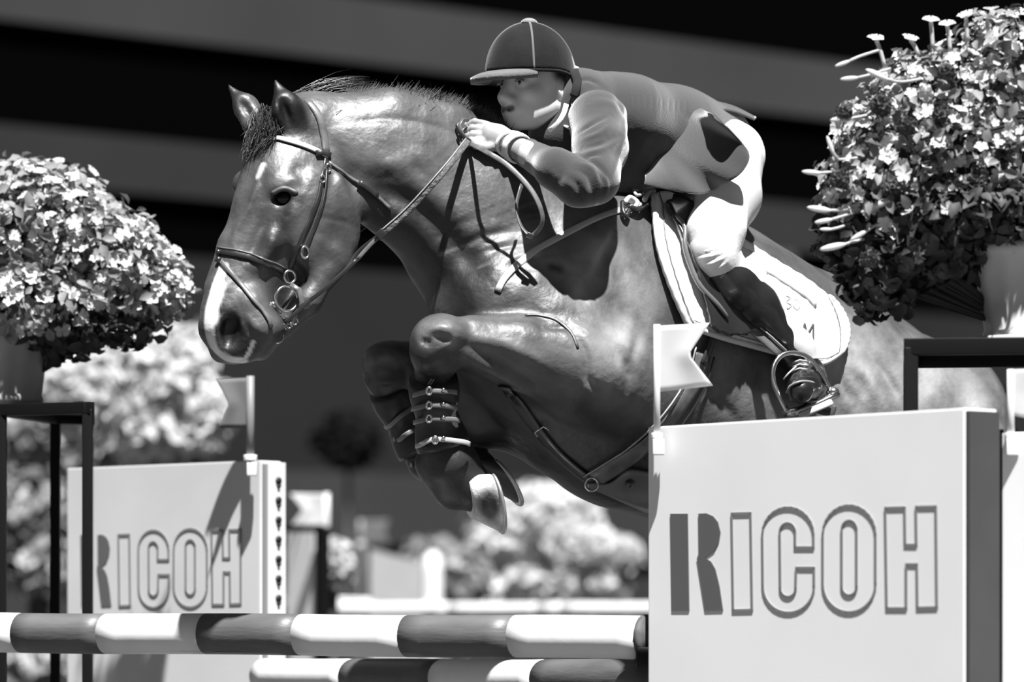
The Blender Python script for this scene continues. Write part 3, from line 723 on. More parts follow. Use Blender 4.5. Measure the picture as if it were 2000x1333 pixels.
# boots
bootm = mat('polished_boot', .012, rough=.28, spec=.7, noise=.4, nscale=12, bump=.1, bscale=20, coat=.3)
for mm in (None, mir):
    T = mm or (lambda p: np.asarray(p, float))
    lo = np.minimum.reduce([T(x) for x in (Kn, An, Hl, Tn)])-.13; hi = np.maximum.reduce([T(x) for x in (Kn, An, Hl, Tn)])+.13
    f = Field(lo, hi, .0035)
    bchain([(P(1404, 524, 9.862), .050), (P(1430, 560, 9.885), .061), (P(1475, 600, 9.915), .058), (P(1526, 658, 9.95), .040), (P(1552, 690, 9.965), .037), (P(1580, 728, 9.975), .040)], mm, .015, fld=f)
    bchain([(P(1592, 758, 10.00), .036), (P(1580, 748, 9.94), .040), (P(1570, 756, 9.87), .036), (P(1564, 764, 9.82), .031)], mm, .02, fld=f)
    c = T(P(1404, 524, 9.862)); d = unit(T(P(1430, 560, 9.885))-c)
    sl, X, Y, Z = f._sub(lo, hi); pl = (X-c[0])*d[0]+(Y-c[1])*d[1]+(Z-c[2])*d[2]; f.a[sl] = np.maximum(f.a[sl], -(pl+.012))   # open top
    V, Q = f.mesh(1); S = Sculpt(V, Q)
    if mm is None:
        for y in (700, 712, 724): S.ridge([(1540, y), (1562, y+6), (1590, y-4)], 3.5, -3)
        S.ridge([(1545, 742), (1575, 738), (1600, 742)], 3, 2); S.flush()
    boot = obj('riding_boot', mesh_np('riding_boot', S.V, S.Q, bootm), person)
    so = MB(); so.ribbon([T(P(1560, 782, 9.83)), T(P(1572, 784, 9.87)), T(P(1588, 790, 9.94)), T(P(1600, 795, 9.99)), T(P(1606, 798, 10.03))], [(0.1, 0, 1)]*5, [.05, .07, .06, .055, .05], .010)
    so.build('sole', mat('boot_sole', .06, rough=.7), boot)
    he = MB(); he.box(T(P(1604, 797, 10.03)), (.07, .055, .03), Matrix.Rotation(math.radians(18), 3, 'Y')); he.build('boot_heel', mat('boot_sole', .06), boot, bevel=.006)
    if mm is None:
        MB().tube(densify([P(1536, 768, 9.805), P(1543, 755, 9.80), P(1562, 746, 9.79), P(1584, 747, 9.82), P(1604, 756, 9.88)], .01), .0035, 6).build('welt', mat('welt', .22, rough=.5), boot)
        lace = mat('lace', .35, rough=.6)
        for y in (704, 712, 720): MB().tube([P(1548, y+6, 9.90), P(1562, y, 9.885), P(1578, y+3, 9.90)], .003, 6).build('lace', lace, boot)
        MB().tube([P(1555, 716, 9.88), P(1540, 730, 9.87), P(1530, 742, 9.87)], .0025, 6).build('lace', lace, boot)

# ================================================================== TACK
leather = mat('dark_leather', .018, rough=.32, spec=.7, noise=.25, coat=.4)
tan_l = mat('worn_leather', .11, rough=.4, spec=.6, noise=.3, nscale=40, coat=.2)
pale_l = mat('pale_strap', .30, rough=.45, noise=.2, nscale=40)
def strap(name, px, w, m, parent=None, bv=HBV, thick=.005, off=.002, step=8, **kw):
    A, N = on(bv, px, step, off); return MB().ribbon(A, N, w/800, thick).build(name, m, parent, **kw)
# ---- bridle
bridle = thing('bridle', 'dark leather bridle with steel bit rings on the horse\'s head', 'bridle')
def ring(name, c, r, parent, m=metal, tr=.0028, n=24, nrm=HN, sx=1.0, **kw):
    nrm = unit(nrm); a = unit(np.cross([0, 0, 1.0], nrm)); b = np.cross(nrm, a)
    return MB().tube([np.asarray(c)+a*math.cos(2*math.pi*i/n)*r*sx+b*math.sin(2*math.pi*i/n)*r for i in range(n)], tr, 8, True).build(name, m, parent, **kw)
strap('headpiece', [(600, 196), (622, 226), (632, 262), (637, 300)], 15, tan_l, bridle, thick=.006)
strap('cheekpiece', [(637, 300), (634, 325), (628, 350), (622, 385), (607, 425), (592, 458), (583, 482), (572, 510), (566, 528)], 9, leather, bridle, off=.003)
strap('cheekpiece', [(638, 305), (637, 350), (632, 390), (620, 430), (604, 470), (596, 490)], 7, leather, bridle, off=.002)
strap('browband', [(507, 284), (522, 276), (540, 272), (556, 275), (584, 283), (604, 290), (622, 298), (640, 306)], 11, mat('browband_white', .5, rough=.5), bridle, off=.005)
strap('browband_keeper', [(615, 302), (628, 300), (644, 306)], 12, leather, bridle, thick=.010, off=.006)
A, N = on(HBV, [(640, 318), (668, 340), (700, 358), (730, 380), (762, 408)], 6, .006); MB().ribbon(A, N, .008, .005).build('throatlash', tan_l, bridle)
A, N = on(HBV, [(700, 358), (716, 368), (735, 384)], 6, .011); MB().ribbon(A, N, .014, .006).build('throatlash_keeper', leather, bridle)
for px, py in ((627, 352), (638, 332)):
    A, N = cast(HBV, px, py); ring('buckle', A+N*.008, .009, bridle, tr=.002, n=16, sx=.7)
A, N = cast(HBV, 594, 492); ring('buckle', A+N*.010, .014, bridle, n=16, sx=.7, tr=.003)
# noseband round the nose, flash strap below it
def loop(name, c, axis, w, m, parent, off=.002, thick=.006, r=.4, n=56, **kw):
    A, N = wrap(HBV, c, axis, r=r, n=n, off=off); return MB().ribbon(A, N, w, thick, True).build(name, m, parent, **kw)
nb = [(428, 490), (452, 494), (480, 500), (510, 510), (538, 520), (556, 530)]
strap('noseband', nb, 15, leather, bridle, off=.004, thick=.007)
strap('noseband_edge', [(x, y-5) for x, y in nb], 3, tan_l, bridle, off=.008, thick=.003)
strap('flash_strap', [(430, 508), (448, 530), (470, 556), (494, 585), (512, 606), (526, 628), (528, 640)], 9, tan_l, bridle, off=.004)
dd = float(cast(HBV, 545, 600)[0][1])-.030
for px, py in ((430, 495), (430, 510)):
    A, N = cast(HBV, px, py); b = MB(); b.sphere(A+N*.006, .008, 10); b.build('stud', leather, bridle)
bit = ring('bit_ring', P(560, 584, dd), .029, bridle, tr=.0035, n=40, label='large steel bit ring')
ring('bit_ring', P(566, 541, dd+.002), .0145, bridle, tr=.003); ring('bit_ring', P(550, 627, dd+.002), .0145, bridle, tr=.003); ring('bit_ring', P(541, 656, dd+.006), .017, bridle, tr=.0026)
b = MB(); b.sphere(P(534, 596, dd-.002), .009, 12); b.build('bit_joint', metal, bridle)
MB().tube([P(534, 596, dd), P(510, 590, dd+.02), P(480, 600, dd+.09)], .007, 8).build('mouthpiece', metal, bridle)
for i in range(9):
    t = i/8; ring('curb_link', P(552+48*t, 642-34*t+5*math.sin(t*3.1), dd+.010+.02*t), .0055, bridle, tr=.0016, n=10, nrm=[(.4, -1, 0), (1, -.3, .4)][i % 2])
MB().ribbon([P(567, 556, dd), P(584, 566, dd), P(590, 590, dd), P(586, 606, dd)], [HN]*4, .014, .005).build('curb_strap', tan_l, bridle)
# ---- reins
rein = thing('reins', 'long leather reins running from the bit to the rider\'s hand with a hanging loop', 'reins')
def free(name, pts, w, m, parent, thick=.005, nr=None, step=.01):
    A = densify([P(*p) for p in pts], step); n_ = nr if nr is not None else (.2, -1, .15)
    N = [np.array(n_, float)]*len(A); return MB().ribbon(A, N, w, thick).build(name, m, parent)
web = mat('rubber_rein', .09, rough=.6, bump=.8, bscale=90, noise=.3, nscale=60)
free('rein', [(916, 272, DH-.02), (870, 330, 9.60), (800, 408, 9.58), (748, 455, 9.57)], .018, web, rein)
free('rein_edge', [(912, 268, DH-.024), (866, 326, 9.596), (796, 404, 9.576), (744, 451, 9.566)], .003, pale_l, rein, .003)
free('rein', [(748, 455, 9.57), (722, 480, 9.565), (698, 507, 9.56)], .010, tan_l, rein)
free('rein', [(698, 507, 9.56), (640, 560, 9.55), (588, 600, dd)], .010, leather, rein)
free('rein', [(742, 458, 9.575), (700, 492, 9.58), (672, 530, 9.57), (600, 592, 9.555), (556, 632, dd)], .009, leather, rein)
b = MB(); b.box(P(744, 458, 9.562), (.022, .01, .02), Matrix.Rotation(math.radians(-45), 3, 'Y')); b.build('rein_keeper', leather, rein, bevel=.002)
lp = densify([P(*p) for p in [(918, 280, DH-.022), (950, 297, 9.63), (985, 318, 9.615), (1015, 345, 9.60), (1040, 375, 9.59), (1055, 405, 9.585), (1060, 430, 9.59), (1054, 447, 9.60), (1038, 460, 9.61), (1022, 448, 9.62), (1012, 425, 9.63), (1009, 400, 9.64), (1015, 375, 9.65), (1019, 362, 9.66)]], .01)
nn = []
for i in range(len(lp)):
    t = i/(len(lp)-1); a = math.radians(0 if t < .45 else min(70, (t-.45)*180)); nn.append((math.sin(a)*.9, -math.cos(a), .25))
MB().ribbon(lp, nn, .013, .004).build('rein_loop', tan_l, rein)
b = MB(); b.box(P(1036, 461, 9.608), (.018, .012, .012), Matrix.Rotation(math.radians(25), 3, 'Y')); b.build('rein_buckle', leather, rein, bevel=.002)
free('rein_loop', [(918, 276, DH-.024), (903, 262, DH-.03), (897, 244, DH-.03), (903, 233, DH-.02), (914, 236, DH)], .010, tan_l, rein, nr=(-.6, -.8, .2))
free('rein_loop', [(912, 272, DH-.01), (896, 258, DH-.012), (892, 245, DH-.01), (900, 234, DH+.01)], .008, leather, rein, nr=(-.6, -.8, .2))
fa, fb = P(935, 262, 10.0), P(480, 600, 9.72)
A = densify([fa, (fa+fb)/2+np.array([0, .06, -.01]), fb], .02); MB().ribbon(A, [(.1, 1, .1)]*len(A), .012, .004).build('rein', leather, rein)
# ---- saddle pad
padm = mat('white_quilt', .84, rough=.85, bump=.35, bscale=45)
def on_grid(g, bv, off, D=9.95):
    nv, nu = g.shape[:2]; A = np.zeros((nv, nu, 3)); N = np.zeros((nv, nu, 3))
    for i in range(nv):
        for j in range(nu): A[i, j], N[i, j] = cast(bv, g[i, j, 0], g[i, j, 1], D)
    for _ in range(4):
        for X in (N, A) if _ < 3 else (N,):
            Y = X.copy(); X[1:-1, 1:-1] = (Y[1:-1, 1:-1]*2+Y[:-2, 1:-1]+Y[2:, 1:-1]+Y[1:-1, :-2]+Y[1:-1, 2:])/6
    N /= np.linalg.norm(N, axis=2)[..., None]; return A+N*off, N
nu, nv = 64, 44
g = coons([(1266, 400), (1300, 392), (1360, 430), (1440, 482), (1500, 520), (1560, 556), (1604, 590)],
          [(1332, 634), (1348, 644), (1400, 662), (1480, 684), (1540, 700), (1590, 712), (1630, 690)], nu, nv)
for i in range(nv):
    v = i/(nv-1); g[i, :, 0] += (-14*math.sin(v*math.pi))*np.linspace(1, 0, nu)**6+(22*math.sin(v*math.pi)**.8)*np.linspace(0, 1, nu)**6
G, N = on_grid(g, HBV, .018, 10.05)
for i in range(nv):
    for j in range(nu):
        G[i, j] += N[i, j]*(.0022*abs(math.sin((i+j)*.75))*abs(math.sin((i-j)*.75)))
pad = sheet('saddle_pad', G, .020, padm, None, N=N, label='white quilted saddle pad with bound edge and dark lettering', cat='saddle pad')
def edge_path(G, N, off): return [G[i, 0]+N[i, 0]*off for i in range(nv)]+[G[nv-1, j]+N[nv-1, j]*off for j in range(1, nu)]+[G[i, nu-1]+N[i, nu-1]*off for i in range(nv-2, -1, -1)]
MB().tube(edge_path(G, N, .006), .008, 8).build('binding', mat('pad_binding', .62, rough=.7), pad)
MB().tube([G[i, 2]+N[i, 2]*.013 for i in range(nv)]+[G[nv-3, j]+N[nv-3, j]*.013 for j in range(3, nu-3)]+[G[i, nu-4]+N[i, nu-4]*.013 for i in range(nv-3, 4, -1)], .0013, 5).build('stitching', mat('thread', .12), pad)
me_ = pad.data; PADB = BVHTree.FromPolygons([tuple(v.co) for v in me_.vertices], [tuple(p.vertices) for p in me_.polygons])
ink = mat('ink', .05, rough=.8)
def ltr(strokes, w=4, thick=.003):
    for s in strokes:
        A, N = on(PADB, s, 3, .001); MB().ribbon(A, N, w/800, thick).build('lettering', ink, pad)
ltr([[(1546, 640), (1541, 655)]], 4)
ltr([[(1565, 665), (1571, 632)], [(1571, 632), (1576, 655)], [(1576, 655), (1588, 634)], [(1588, 634), (1588, 670)]], 4.5)
inkf = mat('faint_ink', .35, rough=.8); ink = inkf
ltr([[(1533, 578), (1537, 604)], [(1533, 578), (1543, 582), (1535, 590), (1546, 597), (1537, 604)], [(1552, 585), (1549, 597), (1556, 606), (1562, 596), (1556, 586), (1552, 585)]], 2.2, .002)
# rear points and strap of the pad
for pts in ([(1425, 492), (1455, 490), (1490, 496), (1526, 500), (1520, 512), (1500, 524)], [(1492, 534), (1515, 522), (1556, 520), (1548, 536), (1535, 552)]):
    c = np.array(pts, float); top = [tuple(c[0]), tuple(c[1]), tuple(c[2]) if len(c) > 5 else tuple(c[1]+.5), tuple(c[-3])]; bot = [tuple(c[0]+[4, 10]), tuple(c[-1]+[-10, 4]), tuple(c[-1]), tuple(c[-2])]
    g = coons(top, bot, 12, 6); Gp = np.array([[P(g[i, j, 0], g[i, j, 1], 10.16+.05*j/11) for j in range(12)] for i in range(6)])
    sheet('pad_point', Gp, .010, padm, pad)
g = coons([(1426, 484), (1450, 494), (1480, 512), (1490, 540)], [(1440, 500), (1455, 530), (1475, 555), (1492, 580)], 12, 8)
Gp, Np = on_grid(g, PADB, .012, 10.0); sheet('fleece_flap', Gp, .012, mat('fleece', .55, rough=.9, bump=.4, bscale=80), pad, N=Np)
strap('webbing', [(1500, 530), (1540, 556), (1575, 580), (1592, 598)], 10, mat('pad_webbing', .55, rough=.8), pad, bv=PADB, off=.003)
# ---- saddle
sadm = mat('saddle_leather', .02, rough=.25, spec=.7, coat=.6, noise=.3)
saddle = thing('saddle', 'black jumping saddle with flaps on the white saddle pad', 'saddle')
g = coons([(1292, 405), (1320, 396), (1360, 420), (1420, 470)], [(1372, 640), (1400, 655), (1450, 655), (1490, 640)], 26, 30)
for i in range(30): g[i, :, 0] += (14*math.sin(i/29*math.pi*.8))*np.linspace(1, 0, 26)**2
G, N = on_grid(g, PADB, .020, 9.95); flap = sheet('flap', G, .012, sadm, saddle, N=N)
fl = flap.data; FB = BVHTree.FromPolygons([tuple(v.co) for v in fl.vertices], [tuple(p.vertices) for p in fl.polygons])
for pts, w in (([(1318, 422), (1336, 446), (1340, 480), (1352, 520), (1370, 558), (1400, 596), (1420, 622)], 12), ([(1300, 428), (1316, 450), (1322, 480), (1330, 520), (1345, 560)], 7)):
    A, N = on(FB, pts, 30, .004, 9.9); A = densify(A, .01); MB().tube(A, [w/1700*(.5+.5*math.sin(i/(len(A)-1)*math.pi)**.4) for i in range(len(A))], 8).build('knee_roll', mat('saddle_edge', .12, rough=.2, coat=.8), saddle)
tr = [mir(P(x, y, d)) if s < 0 else P(x, y, d) for s, x, y, d in ((1, 1320, 404, 9.98), (1, 1330, 392, 10.05), (1, 1336, 388, 10.13), (-1, 1330, 392, 10.05), (-1, 1320, 404, 9.98))]
MB().tube(densify(tr, .02), .020, 10).build('pommel', sadm, saddle)
seat = [P(1345, 415, 10.14), P(1380, 450, 10.2), P(1420, 478, 10.26), P(1450, 492, 10.30)]
s_ = MB(); s_.ribbon(densify(seat, .03), [(0, 0, 1)]*len(densify(seat, .03)), [.16+.012*i for i in range(len(densify(seat, .03)))], .05); s_.build('seat', sadm, saddle)
for T in ((lambda p: p), mir):
    L = densify([T(P(1425, 560, 9.88)), T(P(1460, 630, 9.885)), T(P(1500, 668, 9.89)), T(P(1528, 694, 9.895))], .02)
    if T is mir: L = [T(p) for p in densify([P(1425, 480, 10.0), P(1470, 620, 10.0), P(1528, 694, 9.93)], .02)]
    MB().ribbon(L, [(.3, -1, .2)]*len(L), .026, .006).build('stirrup_leather', tan_l, saddle)
    MB().ribbon([p+np.array([.010, -.003, .010]) for p in L], [(.3, -1, .2)]*len(L), .004, .005).build('leather_edge', pale_l, saddle)
# stirrup irons
for T in ((lambda p: np.asarray(p, float)), mir):
    st = thing('stirrup_iron', 'steel stirrup iron with pale rubber tread under the near boot' if T is not mir else 'steel stirrup iron on the far side of the horse', 'stirrup', T(P(1545, 800, 9.87)))
    st_o = T(P(1545, 800, 9.87))
    arc = [T(P(*p))-st_o for p in ((1538, 806, 9.84), (1522, 775, 9.84), (1510, 742, 9.85), (1512, 714, 9.86), (1528, 694, 9.875), (1552, 690, 9.89), (1580, 700, 9.90), (1604, 730, 9.90), (1626, 768, 9.90))]
    arc = densify(arc, .01); MB().ribbon(arc, [unit(T(SAG+NL)-T(SAG)+np.array([0, -.4 if T is not mir else .2, 0]))]*len(arc), .012, .010).build('arch', metal, st)
    L, R_e = T(P(1538, 808, 9.84))-st_o, T(P(1630, 770, 9.90))-st_o
    MB().ribbon(densify([L, (L+R_e)/2+np.array([0, 0, -.004]), R_e], .02), [(0, 0, 1)]*len(densify([L, (L+R_e)/2+np.array([0, 0, -.004]), R_e], .02)), .050, .016).build('tread', metal, st)
    L2, R2 = L*.82+R_e*.18+np.array([0.008, -.026, -.016]), L*.15+R_e*.85+np.array([.008, -.026, -.014])
    MB().ribbon([L2, (L2+R2)/2, R2], [(0.1, -1, .2)]*3, .016, .010).build('tread_pad', mat('rubber_pad', .55, rough=.7), st)
    for e in (R_e, ): b = MB(); b.sphere(e+np.array([-.004, 0, .004]), .017, 12, (1, 1, .8)); b.build('iron_boss', metal, st)
# ---- girth and breastplate
girth = thing('girth', 'wide leather girth with belly guard under the horse\'s chest', 'girth')
gl = [(1372, 690), (1358, 740), (1330, 790), (1290, 840), (1240, 885), (1195, 915), (1158, 938)]
strap('girth_strap', gl, 40, tan_l, girth, off=.004, thick=.008, step=10); strap('girth_edge', [(x-17, y-12) for x, y in gl], 3.5, pale_l, girth, off=.010, thick=.004, step=10)
strap('girth_edge', [(x+18, y+8) for x, y in gl[:5]], 4, leather, girth, off=.010, thick=.004, step=10)
strap('billet', [(1388, 655), (1380, 680), (1368, 712)], 16, leather, girth, off=.012, thick=.008)
g = coons([(1150, 938), (1190, 940), (1225, 915), (1262, 918), (1330, 930)], [(1150, 944), (1190, 962), (1230, 980), (1270, 995), (1330, 1000)], 20, 10)
G, N = on_grid(g, HBV, .008, 10.0); sheet('belly_guard', G, .010, mat('guard_leather', .14, rough=.35, noise=.2, coat=.3), girth, N=N)
A, N_ = cast(HBV, 1155, 938); ring('girth_ring', A+np.array([0, -.02, -.012]), .016, girth, nrm=(.2, -1, 0), tr=.0025)
A, N_ = cast(HBV, 1228, 936); b = MB(); b.sphere(A+N_*.016, .012, 12); b.sphere(A+N_*.022+np.array([.004, 0, .004]), .005, 8); b.build('rivet', leather, girth)
bp = thing('breastplate', 'narrow leather breastplate running from the saddle across the horse\'s shoulder', 'breastplate')
strap('shoulder_strap', [(1252, 402), (1210, 412), (1165, 428), (1110, 455), (1050, 488), (1010, 518), (985, 545), (972, 570)], 14, mat('breast_strap', .42, rough=.4, noise=.2), bp, off=.003)
strap('chest_strap', [(1026, 617), (1050, 616), (1085, 625), (1115, 650), (1128, 680)], 6, tan_l, bp, off=.002, thick=.004)
strap('chest_strap', [(985, 752), (1020, 796), (1045, 832), (1085, 880), (1130, 920), (1160, 940)], 26, leather, bp, off=.006)
A, N_ = cast(HBV, 1048, 840); f = lambda x, y: cast(HBV, x, y)[0]+np.array([0, -.014, 0]); MB().tube([f(1050, 854), f(1044, 846), f(1062, 834), f(1072, 842)], .0022, 6).build('buckle', metal, bp)
rope = mat('rope', .45, rough=.8)
q = lambda x, y, o=.016: cast(HBV, x, y)[0]+cast(HBV, x, y)[1]*o
for pts, m_, r in (([(1215, 405), (1225, 396), (1238, 404), (1232, 414)], rope, .006), ([(1230, 380), (1238, 392), (1250, 390), (1246, 380), (1236, 384)], rope, .004), ([(1252, 400), (1262, 388), (1276, 386)], rope, .007),
                   ([(1212, 404), (1210, 420), (1216, 430), (1222, 418)], leather, .006), ([(1222, 412), (1240, 416), (1256, 408)], leather, .007), ([(1226, 374), (1232, 384)], leather, .004)):
    MB().tube(densify([q(*p) for p in pts], .004), r, 8).build('knot', m_, bp)
# ---- tendon boots on the forelegs
tb_m = mat('tendon_boot', .012, rough=.45, noise=.3)
HBX = HBV
def tendon(ax, lab, n=28, straps=(), rr=.052):
    ax = [P(*a) for a in ax]; t = thing('tendon_boot', lab, 'horse boot', ax[0]); o = ax[0]
    V = []; cs = densify(ax, .012); m = len(cs)
    for i, c in enumerate(cs):
        d = unit(cs[min(i+1, m-1)]-cs[max(i-1, 0)]); a = unit(np.cross(d, [0, 1.0, 0])); b = np.cross(d, a); r = rr*(1+.08*math.sin(i/m*9)+(.18*(i/m) if i > m*.5 else .1*(1-i/m)))
        for j in range(n): th = 2*math.pi*j/n; V.append(c-o+a*math.cos(th)*r+b*math.sin(th)*r*1.05)
    Fs = [(i*n+j, i*n+(j+1) % n, (i+1)*n+(j+1) % n, (i+1)*n+j) for i in range(m-1) for j in range(n)]+[tuple(range(n)), tuple(range(m*n-1, (m-1)*n-1, -1))]
    MB().add(V, Fs).build('shell', tb_m, t); return t, o, cs, rr
t, o, cs, rr = tendon([(846, 738, 9.62), (850, 790, 9.655), (858, 840, 9.69), (866, 872, 9.70)], 'black tendon boot with four pale buckled straps on the near foreleg')
stm = mat('boot_strap', .16, rough=.45, noise=.2); pstm = mat('boot_strap_pale', .42, rough=.5)
for k_, (y, x0, x1, y0, y1, m_) in enumerate(((768, 802, 893, 774, 767, stm), (796, 804, 893, 800, 797, stm), (822, 808, 898, 826, 822, stm), (862, 812, 918, 872, 868, pstm))):
    pts = [P(x0, y0, 9.66)-o, P(x0+10, y0-3, 9.578+k_*.01)-o, P(840, y-4+(k_ == 3)*2, 9.556+k_*.012)-o, P(866, y-3, 9.562+k_*.012)-o, P(x1-12, y1-2 - (k_ == 3)*2, 9.582+k_*.012)-o, P(x1, y1, 9.60+k_*.012)-o]
    A = densify(pts, .006); MB().ribbon(A, [unit((p+o-P(856, y, 9.68))*[1, 1, .1]) for p in A], .012, .004).build('strap', m_, t)
    b = MB(); c = P(838+(k_ == 3)*12, y-4+(k_ == 3)*2, 9.550+k_*.012)-o; ring('buckle', c, .0085, t, nrm=(0.05, -1, 0), tr=.0028, n=14, sx=.7)
    b.sphere(P(866, y-6, 9.556+k_*.012)-o, .0055, 8); b.build('strap_stud', metal, t)
for x in (0, 5): MB().tube([P(836+x, 752, 9.575)-o, P(842+x, 742, 9.575)-o, P(850+x, 736, 9.58)-o], .0014, 5).build('pull_tab', pale_l, t)
MB().ribbon([P(884, 762, 9.612)-o, P(888, 790, 9.625)-o, P(884, 810, 9.63)-o, P(890, 836, 9.65)-o], [(.5, -1, 0)]*4, .016, .004).build('lining', mat('boot_lining', .3, rough=.8), t)
t, o, cs, rr = tendon([(764, 760, 9.95), (780, 798, 9.97), (802, 842, 9.99), (822, 876, 10.0)], 'black tendon boot with two dull straps on the far foreleg', rr=.050)
for (xa, ya, xb, yb) in ((758, 830, 808, 796), (776, 858, 814, 838)):
    pts = [P(xa-6, ya+6, 9.99)-o, P(xa+6, ya, 9.93)-o, P((xa+xb)/2, (ya+yb)/2, 9.905)-o, P(xb, yb, 9.92)-o]; A = densify(pts, .006)
    MB().ribbon(A, [unit((p+o-P((xa+xb)/2, (ya+yb)/2, 9.98))) for p in A], .012, .004).build('strap', stm, t)
for x, y in ((757, 832), (770, 858), (786, 880), (803, 908)):
    b = MB(); b.sphere(P(x, y, 9.96)-o, .006, 8, (.7, .7, 1.3)); b.build('strap_end', pale_l, t)

# ================================================================== FENCE
white_p = mat('white_paint', .80, rough=.45, noise=.05, nscale=6, bump=.05, bscale=30)
cream_p = mat('cream_board', .86, rough=.5, noise=.03, nscale=3)
red_p = mat('dark_paint', .060, rough=.6, spec=.2, noise=.10, nscale=5)
red_w = mat('worn_dark_paint', .105, rough=.45, noise=.22, nscale=5, bump=.1, bscale=24, stretch=(1, 1, 6))
blk = mat('black_steel', .005, rough=.5, spec=.15)
let_m = mat('letter_paint', .11, rough=.5)
outl_m = mat('letter_outline', .20, rough=.5)
def plane_pt(L, R, off=0.0):
    """pixel -> point on the upright face through L and R, pushed off towards the camera side"""
    u = unit(np.array([R[0]-L[0], R[1]-L[1], 0])); n = np.array([u[1], -u[0], 0]); n = n if n[1] < 0 else -n
    o = np.array([L[0], L[1], 0])+n*off
    def f(px, py):
        d = np.array([(px-1000)/F, 1.0, -(py-1250)/F]); t = np.dot(o-np.array([0, 0, 0]), n)/np.dot(d, n); return np.array([0, 0, H])+d*t
    return f, u, n
def arcpts(cx, cy, rx, ry, a0, a1, n=14): return [(cx+rx*math.cos(a), cy-ry*math.sin(a)) for a in np.linspace(a0, a1, n)]
pi = math.pi
def stadium(x0, x1, y0, y1, ry=None):
    rx = (x1-x0)/2; ry = ry or rx*1.15; cx = (x0+x1)/2
    return arcpts(cx, y0+ry, rx, ry, pi, 0)+arcpts(cx, y1-ry, rx, ry, 0, -pi)
LET = {}
LET['solid'] = [[(1310, 1004), (1344, 1004), (1347, 1194), (1313, 1194)],
                [(1365, 1004), (1380, 1003), (1394, 1009), (1403, 1020), (1408, 1040), (1405, 1060), (1396, 1077), (1378, 1090), (1390, 1098), (1398, 1112), (1406, 1145), (1413, 1193), (1378, 1194), (1368, 1130), (1362, 1092), (1366, 1082)]]
LET['line'] = [[(1430, 1004), (1467, 1003), (1470, 1192), (1433, 1193)],
               arcpts(1540, 1044, 50, 52, 0, pi)+arcpts(1541, 1146, 50, 52, pi, 2*pi)+[(1591, 1110), (1556, 1110)]+arcpts(1540, 1150, 15, 17, 0, -pi)+arcpts(1539, 1040, 15, 17, pi, 0)+[(1554, 1070), (1590, 1070)],
               stadium(1608, 1711, 988, 1197, 56), stadium(1645, 1674, 1018, 1164, 17),
               [(1730, 993), (1768, 992), (1769, 1065), (1791, 1065), (1790, 991), (1829, 990), (1831, 1187), (1793, 1188), (1792, 1103), (1771, 1103), (1771, 1189), (1733, 1189)]]
def put_letters(f, n, parent, fm=lambda p: p, w=.0055):
    for poly in LET['solid']:
        A = [f(*fm(p)) for p in poly]; k = len(A); V = A+[a-n*.004 for a in A]
        V = [a+n*.002 for a in V]; mb = MB(); mb.add(V, [tuple(range(k)), tuple(range(2*k-1, k-1, -1))]+[(i, (i+1) % k, k+(i+1) % k, k+i) for i in range(k)]); mb.build('letter', let_m, parent, smooth=False)
    for poly in LET['line']:
        A = [f(*fm(p)) for p in poly]; mb = MB(); k = len(A)
        for i in range(k):
            a, b = A[i], A[(i+1) % k]; d = b-a; L = np.linalg.norm(d); d = unit(d); s = np.cross(n, d)
            e = d*w*.3; V = []
            for h_ in (.0022, -.001): V += [a-e-s*w/2+n*h_, b+e-s*w/2+n*h_, b+e+s*w/2+n*h_, a-e+s*w/2+n*h_]
            mb.add(V, [(0, 1, 2, 3), (7, 6, 5, 4), (0, 4, 5, 1), (1, 5, 6, 2), (2, 6, 7, 3), (3, 7, 4, 0)])
        mb.build('letter', outl_m, parent, smooth=False)
def panel(name, L, R, zt, zb, thick, m, parent, bevel=.004):
    u = unit(np.array([R[0]-L[0], R[1]-L[1], 0])); n = np.array([u[1], -u[0], 0]); n = n if n[1] < 0 else -n
    V = [np.array([p[0], p[1], z])-n*t for z in (zb, zt) for p, t in ((L, 0), (R, 0), (R, thick), (L, thick))]
    mb = MB(); mb.add(V, [(0, 1, 5, 4), (1, 2, 6, 5), (2, 3, 7, 6), (3, 0, 4, 7), (4, 5, 6, 7), (3, 2, 1, 0)]); return mb.build(name, m, parent, smooth=False, bevel=bevel)
# near wing
Ln, Rn = P(1266, 835, 9.27), P(1883, 797, 8.50); zt = H+.4812
wing = thing('jump_wing', 'large pale jump wing with block lettering in front of the horse\'s belly', 'jump wing')
panel('front_board', Ln, Rn, zt, .12, .078, cream_p, wing)
fN, uN, nN = plane_pt(Ln, Rn)
panel('side_board', Rn-nN*.004, Rn-nN*.004+uN*.012, zt-.006, .12, .090, red_p, wing, .002)
panel('back_board', Ln-nN*.079, Rn-nN*.079, zt, .12, .018, cream_p, wing)
put_letters(fN, nN, wing)
for s in (.12, .86):
    c = Ln*(1-s)+Rn*s; b = MB(); b.box([c[0]-nN[0]*.05, c[1]-nN[1]*.05, .06], (.10, .7, .12), Matrix.Rotation(math.atan2(nN[1], nN[0])-math.pi/2, 3, 'Z')); b.build('foot', blk, wing, bevel=.01)
